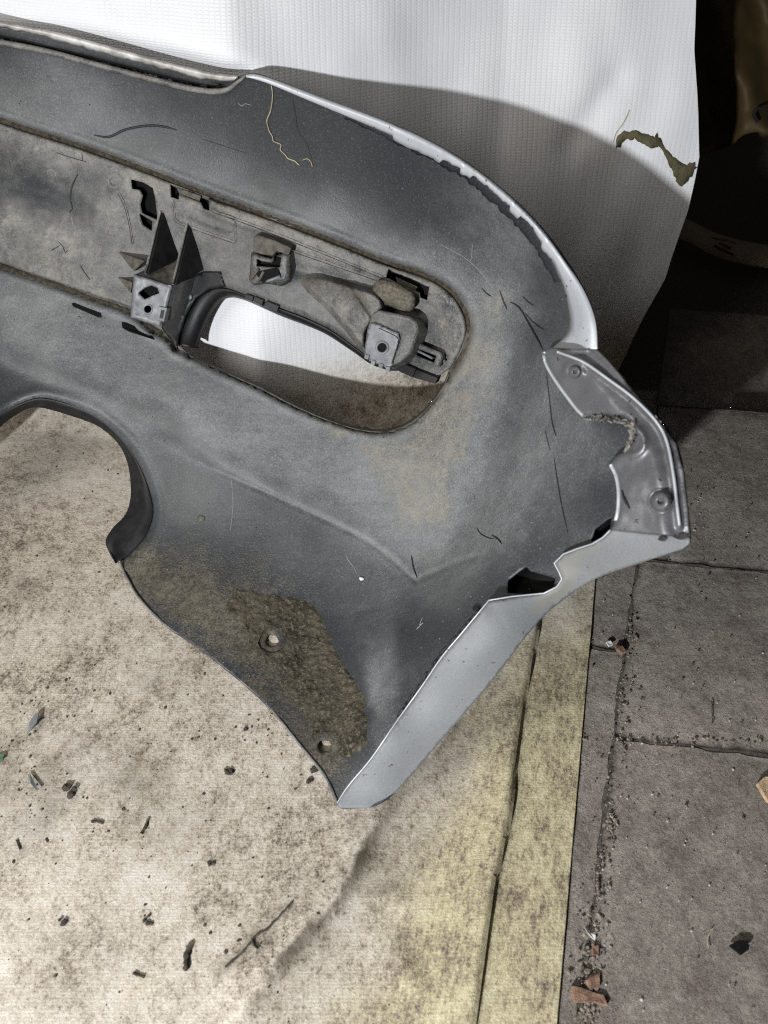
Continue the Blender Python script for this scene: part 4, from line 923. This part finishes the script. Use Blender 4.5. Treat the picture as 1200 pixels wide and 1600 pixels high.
# straw strand lying on the upper panel
l = cr([(424, 133), (426, 150), (423, 172), (417, 190), (422, 206), (428, 220), (438, 226), (440, 236), (449, 246), (460, 252), (469, 258)], 2.5)+0
l = l+np.column_stack([np.sin(np.arange(len(l))*.9), np.zeros(len(l))])*1.2*sm(np.arange(len(l)), 20, 30)[:, None]
V, fc = tube_pts(P(*l.T, shell_h(l)+.002), .0011, 5); o = mk('straw_strand', V, fc, M['straw'])
tag(o, 'long thin tan strand hanging down the upper dark panel below the silver edge', 'strand')
l = cr([(473, 250), (480, 248), (486, 253), (488, 260)], 2.5); V, fc = tube_pts(P(*l.T, shell_h(l)+.0018), .0009, 5); o = mk('straw_strand', V, fc, M['straw'])
tag(o, 'short curled tan strand beside the lower end of the long one', 'strand')
o = mk('white_chip', *rock(P([565], [904], .002)[0], .004, 5, .5, 1), M['white'], smooth=False); tag(o, 'tiny white chip on the bumper near the end of the crease', 'chip')

# ------------------------------------------------------------------ loose bits on the tarpaulin and the paving
def chip(name, pts, thick, mat, label, cat, lift=.004, on=T, group=None, tilt=.004):
    q = np.array(pts, float); base = on(q[:, 0], q[:, 1], lift); n = len(q)
    base[:, 2] += np.linspace(0, tilt, n)
    V = np.vstack([base, base-np.array([0, 0, thick])]); fc = [tuple(range(n)), tuple(reversed(range(n, 2*n)))]+[(i, i+n, (i+1) % n+n, (i+1) % n) for i in range(n)]
    o = mk(name, V, fc, mat, smooth=False); return tag(o, label, cat, group)
FLR = lambda px, py, h: floor_pt(px, py, 0)+np.column_stack([np.zeros(len(np.atleast_1d(px)))]*2+[np.broadcast_to(h, np.shape(np.atleast_1d(px)))])
chip('paint_flake', [(45, 1149), (48, 1133), (58, 1119), (64, 1118), (61, 1134), (52, 1146)], .002, M['silver'], 'blue-grey leaf-shaped paint flake, the larger one on the dirty tarpaulin at left', 'paint flake', .008)
chip('paint_flake', [(45, 1213), (49, 1212), (57, 1227), (64, 1236), (60, 1239), (52, 1229)], .002, M['silver'], 'narrow grey paint sliver below the wider leaf-shaped flake', 'paint flake', .006)
chip('leaf', [(-14, 1192), (-6, 1184), (4, 1181), (9, 1182), (7, 1190), (0, 1197), (-10, 1199)], .001, M['leafm'], 'green leaf on the dirty tarpaulin at the left border', 'leaf', .005)
chip('plastic_shard', [(1137, 1479), (1150, 1471), (1163, 1472), (1167, 1480), (1165, 1487), (1153, 1496)], .003, M['black'], 'black wedge of broken plastic lying on the grey paving', 'plastic shard', .006, FLR, None, .006)
chip('wood_chip', [(1180, 1228), (1190, 1219), (1206, 1218), (1214, 1240), (1204, 1262), (1194, 1256), (1184, 1240)], .008, M['woodm'], 'pale splintered wood chip at the right border of the paving', 'wood chip', .011, FLR)
chip('paper_scrap', [(911, 1449), (916, 1452), (922, 1460), (929, 1463), (928, 1471), (922, 1467), (915, 1458)], .001, M['white'], 'white scrap in the broken paving joint above the brick bits', 'scrap', .004, FLR)
chip('white_chip', [(946, 1006), (953, 1004), (956, 1011), (950, 1014)], .003, M['white'], 'white chip beside the red one in the paving joint', 'chip', .005, FLR)
chip('brick_fragment', [(961, 1011), (971, 1013), (977, 1021), (970, 1024), (962, 1018)], .008, M['brickm'], 'small red brick fragment in the joint right of the tarpaulin edge', 'brick fragment', .006, FLR)
for pts, lb_ in (([(925, 1479), (934, 1478), (934, 1493), (926, 1493)], 'square orange brick fragment, topmost in the broken joint'),
               ([(922, 1524), (936, 1522), (936, 1544), (920, 1545), (914, 1533)], 'largest orange brick fragment in the middle of the broken joint'),
               ([(893, 1541), (906, 1544), (930, 1553), (942, 1556), (948, 1572), (928, 1566), (897, 1566)], 'wide flat reddish brick fragment at the bottom of the broken joint')):
    chip('brick_fragment', pts, .012, M['brickm'], lb_, 'brick fragment', .003, FLR)
def twig(pts, r, lb_, on=T, mat='crumb', cat='twig', h=.002):
    l = cr(pts, 4); l = l+rng.normal(0, .5, l.shape)
    V, fc = tube_pts(on(l[:, 0], l[:, 1], np.full(len(l), h)), r*(.6+.7*rng.random(len(l))), 5); o = mk('twig' if cat == 'twig' else 'bark_flake', V, fc, M[mat]); tag(o, lb_, cat)
twig([(352, 1512), (368, 1500), (384, 1484), (394, 1470), (402, 1462), (418, 1452), (436, 1434), (456, 1412)], .0014, 'long dark twig lying slantwise on the tarpaulin near the bottom')
twig([(394, 1468), (398, 1478), (403, 1484)], .0014, 'short side twig forking from the long slanting one')
twig([(297, 1479), (294, 1488), (291, 1500), (292, 1516)], .0038, 'thick black bark flake upright on the tarpaulin left of the long twig', T, 'crumb', 'bark flake', .003)
twig([(209, 1520), (214, 1524), (226, 1527)], .0018, 'short black twig low on the tarpaulin below the bark flake')
twig([(232, 1280), (228, 1292), (222, 1303)], .002, 'short upright dark twig in the dirt patch on the tarpaulin')
twig([(143, 1284), (152, 1284), (162, 1287)], .0018, 'small bent twig in the dirt patch left of the upright one')
twig([(26, 1312), (29, 1320), (32, 1328)], .0013, 'tiny twig near the left border of the tarpaulin')
twig([(1106, 1484), (1104, 1468), (1112, 1452)], .0009, 'thin pale straw on the paving left of the black shard', FLR, 'thread', 'twig', .003)
twig([(1111, 1095), (1112, 1112), (1113, 1130)], .0009, 'thin dark straw upright on the middle paving slab', FLR, 'crumb', 'twig', .002)
for (x, y, r, lb_) in ((492, 1206, 10, 'largest soil clod beside the lower tip of the bumper'), (482, 1218, 8, 'soil clod furthest left by the lower tip of the bumper'), (497, 1196, 6, 'small soil clod against the lower bumper edge'),
        (359, 1209, 10, 'brown soil clod alone on the tarpaulin left of the bumper tip'), (108, 1240, 13, 'brown clump beside the grey sliver on the tarpaulin'), (384, 1138, 6, 'small dark clod below the muddy bumper edge'), (231, 1440, 7, 'dark clod low on the tarpaulin above the bark flake'), (98, 1440, 9, 'dark flat clod low at left on the tarpaulin'), (327, 1349, 5, 'small round clod in the middle of the tarpaulin')):
    r3 = r/1200*1.05; cpos = T([x], [y], r3*.25)[0]; V, F2 = [], []
    for k in range(4):
        v, f = rock(cpos+np.array([rng.normal(0, r3*.45), rng.normal(0, r3*.45), rng.uniform(0, r3*.2)]), r3*rng.uniform(.35, .7), int(x+k), .6, 1); b = len(V); V += v; F2 += [tuple(b+t for t in tt) for tt in f]
    tag(mk('soil_clod', V, F2, M['crumb'], smooth=False), lb_, 'soil clod')
def scatter(name, centers, n, on, mat, rmin, rmax, label=None):
    V, F2 = [], []; qs = []
    while len(qs) < n:
        cx, cy, sx, sy = centers[rng.integers(len(centers))]
        qs.append((cx+rng.normal(0, sx), cy+rng.normal(0, sy)))
    qs = np.array(qs); pts = on(qs[:, 0], qs[:, 1], np.full(n, .0006))
    for i in range(n):
        v, f = rock(pts[i], rmin+(rmax-rmin)*rng.random()**3, i, .6, 1 if rmax > .004 else 1); b = len(V); V += v; F2 += [tuple(b+t for t in tt) for tt in f]
    return tag(mk(name, V, F2, M[mat], smooth=False), label, 'debris', None, 'stuff')
scatter('soil_crumbs', [(60, 1200, 70, 90), (150, 1270, 120, 60), (300, 1290, 140, 60), (80, 1120, 80, 60), (430, 1150, 50, 70), (250, 1400, 200, 130), (30, 1230, 40, 40), (230, 1060, 120, 90), (100, 840, 70, 80), (420, 1480, 60, 50)], 620, T, 'crumb', .0004, .0027, 'dark soil crumbs scattered over the dirty tarpaulin')
JQ = [(938, 1390, 6, 50), (927, 1470, 9, 40), (912, 1540, 12, 35), (952, 1290, 5, 50), (986, 1000, 5, 60), (972, 1120, 6, 50), (1090, 1158, 90, 4), (915, 1590, 10, 20)]
scatter('joint_grit', JQ, 900, FLR, 'crumb3', .0005, .0034, 'dark grit lying in the paving joints')
scatter('paving_grit', [(1060, 1000, 110, 120), (1080, 1350, 100, 160), (960, 1300, 40, 180), (1120, 780, 60, 60)], 260, FLR, 'crumb2', .0005, .0022, 'pale grit scattered over the grey paving')
scatter('paving_crumbs', [(1060, 1000, 110, 120), (1080, 1350, 100, 160), (930, 1100, 30, 180), (1120, 780, 60, 60)], 380, FLR, 'crumb', .0005, .0024, 'dark crumbs scattered over the grey paving')

# ------------------------------------------------------------------ dark corner at upper right: sack, strap
XS = np.linspace(0, 1, 40); ZS = np.linspace(0, 1, 36)
bl = [(1078, 262), (1092, 244), (1118, 236), (1140, 228), (1160, 212), (1185, 206), (1215, 207), (1290, 214)]
tl = [(1090, -60), (1105, -60), (1120, -60), (1140, -60), (1160, -60), (1175, -60), (1190, -60), (1235, -60)]
B = resample(cr(bl, 4), 40); Tt = resample(np.array(tl, float), 40); rows_ = []
for k, t in enumerate(ZS):
    q = B*(1-t)+Tt*t; y = 2.05+.05*np.sin(XS*9+t*3)+.12*t-.04*np.exp(-((t)/.1)**2)+(vnoise(q, 1/30, 121, 3)-.5)*.05
    d = ray(q[:, 0], q[:, 1]); rows_.append(C+d*(y/d[:, 1])[:, None])
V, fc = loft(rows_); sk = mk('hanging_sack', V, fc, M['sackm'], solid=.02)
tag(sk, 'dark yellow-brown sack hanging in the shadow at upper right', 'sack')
l = cr([(1184, 190), (1178, 178), (1184, 170), (1196, 170), (1206, 176)], 3); d = ray(l[:, 0], l[:, 1]); V, fc = tube_pts(C+d*(1.96/d[:, 1])[:, None], .004, 6); mk('drawstring', V, fc, M['darkm'], sk)
SP = cr([(1040, 350), (1075, 362), (1110, 380), (1150, 393), (1200, 402), (1260, 408)], 5); n = len(SP)
up_ = SP+np.array([0, -16]); lo_ = SP+np.array([0, 18])
rows_ = [floor_pt(up_[:, 0], up_[:, 1], .05), floor_pt(SP[:, 0], SP[:, 1], .045), floor_pt(lo_[:, 0], lo_[:, 1], .03)]
V, fc = loft(rows_); st_ = mk('webbing_strap', V, fc, M['strapm'], solid=.006)
tag(st_, 'pale woven strap curving across the dark floor beside the tarpaulin', 'strap')
for a, b in (((1112, 372), (1135, 378)), ((1128, 373), (1150, 382)), ((1116, 384), (1146, 398)), ((1124, 380), (1142, 388))):
    l = resample(np.array([a, b], float), 5); V, fc = tube_pts(floor_pt(l[:, 0], l[:, 1], .052), .0035, 5); mk('red_print', V, fc, M['redp'], st_)
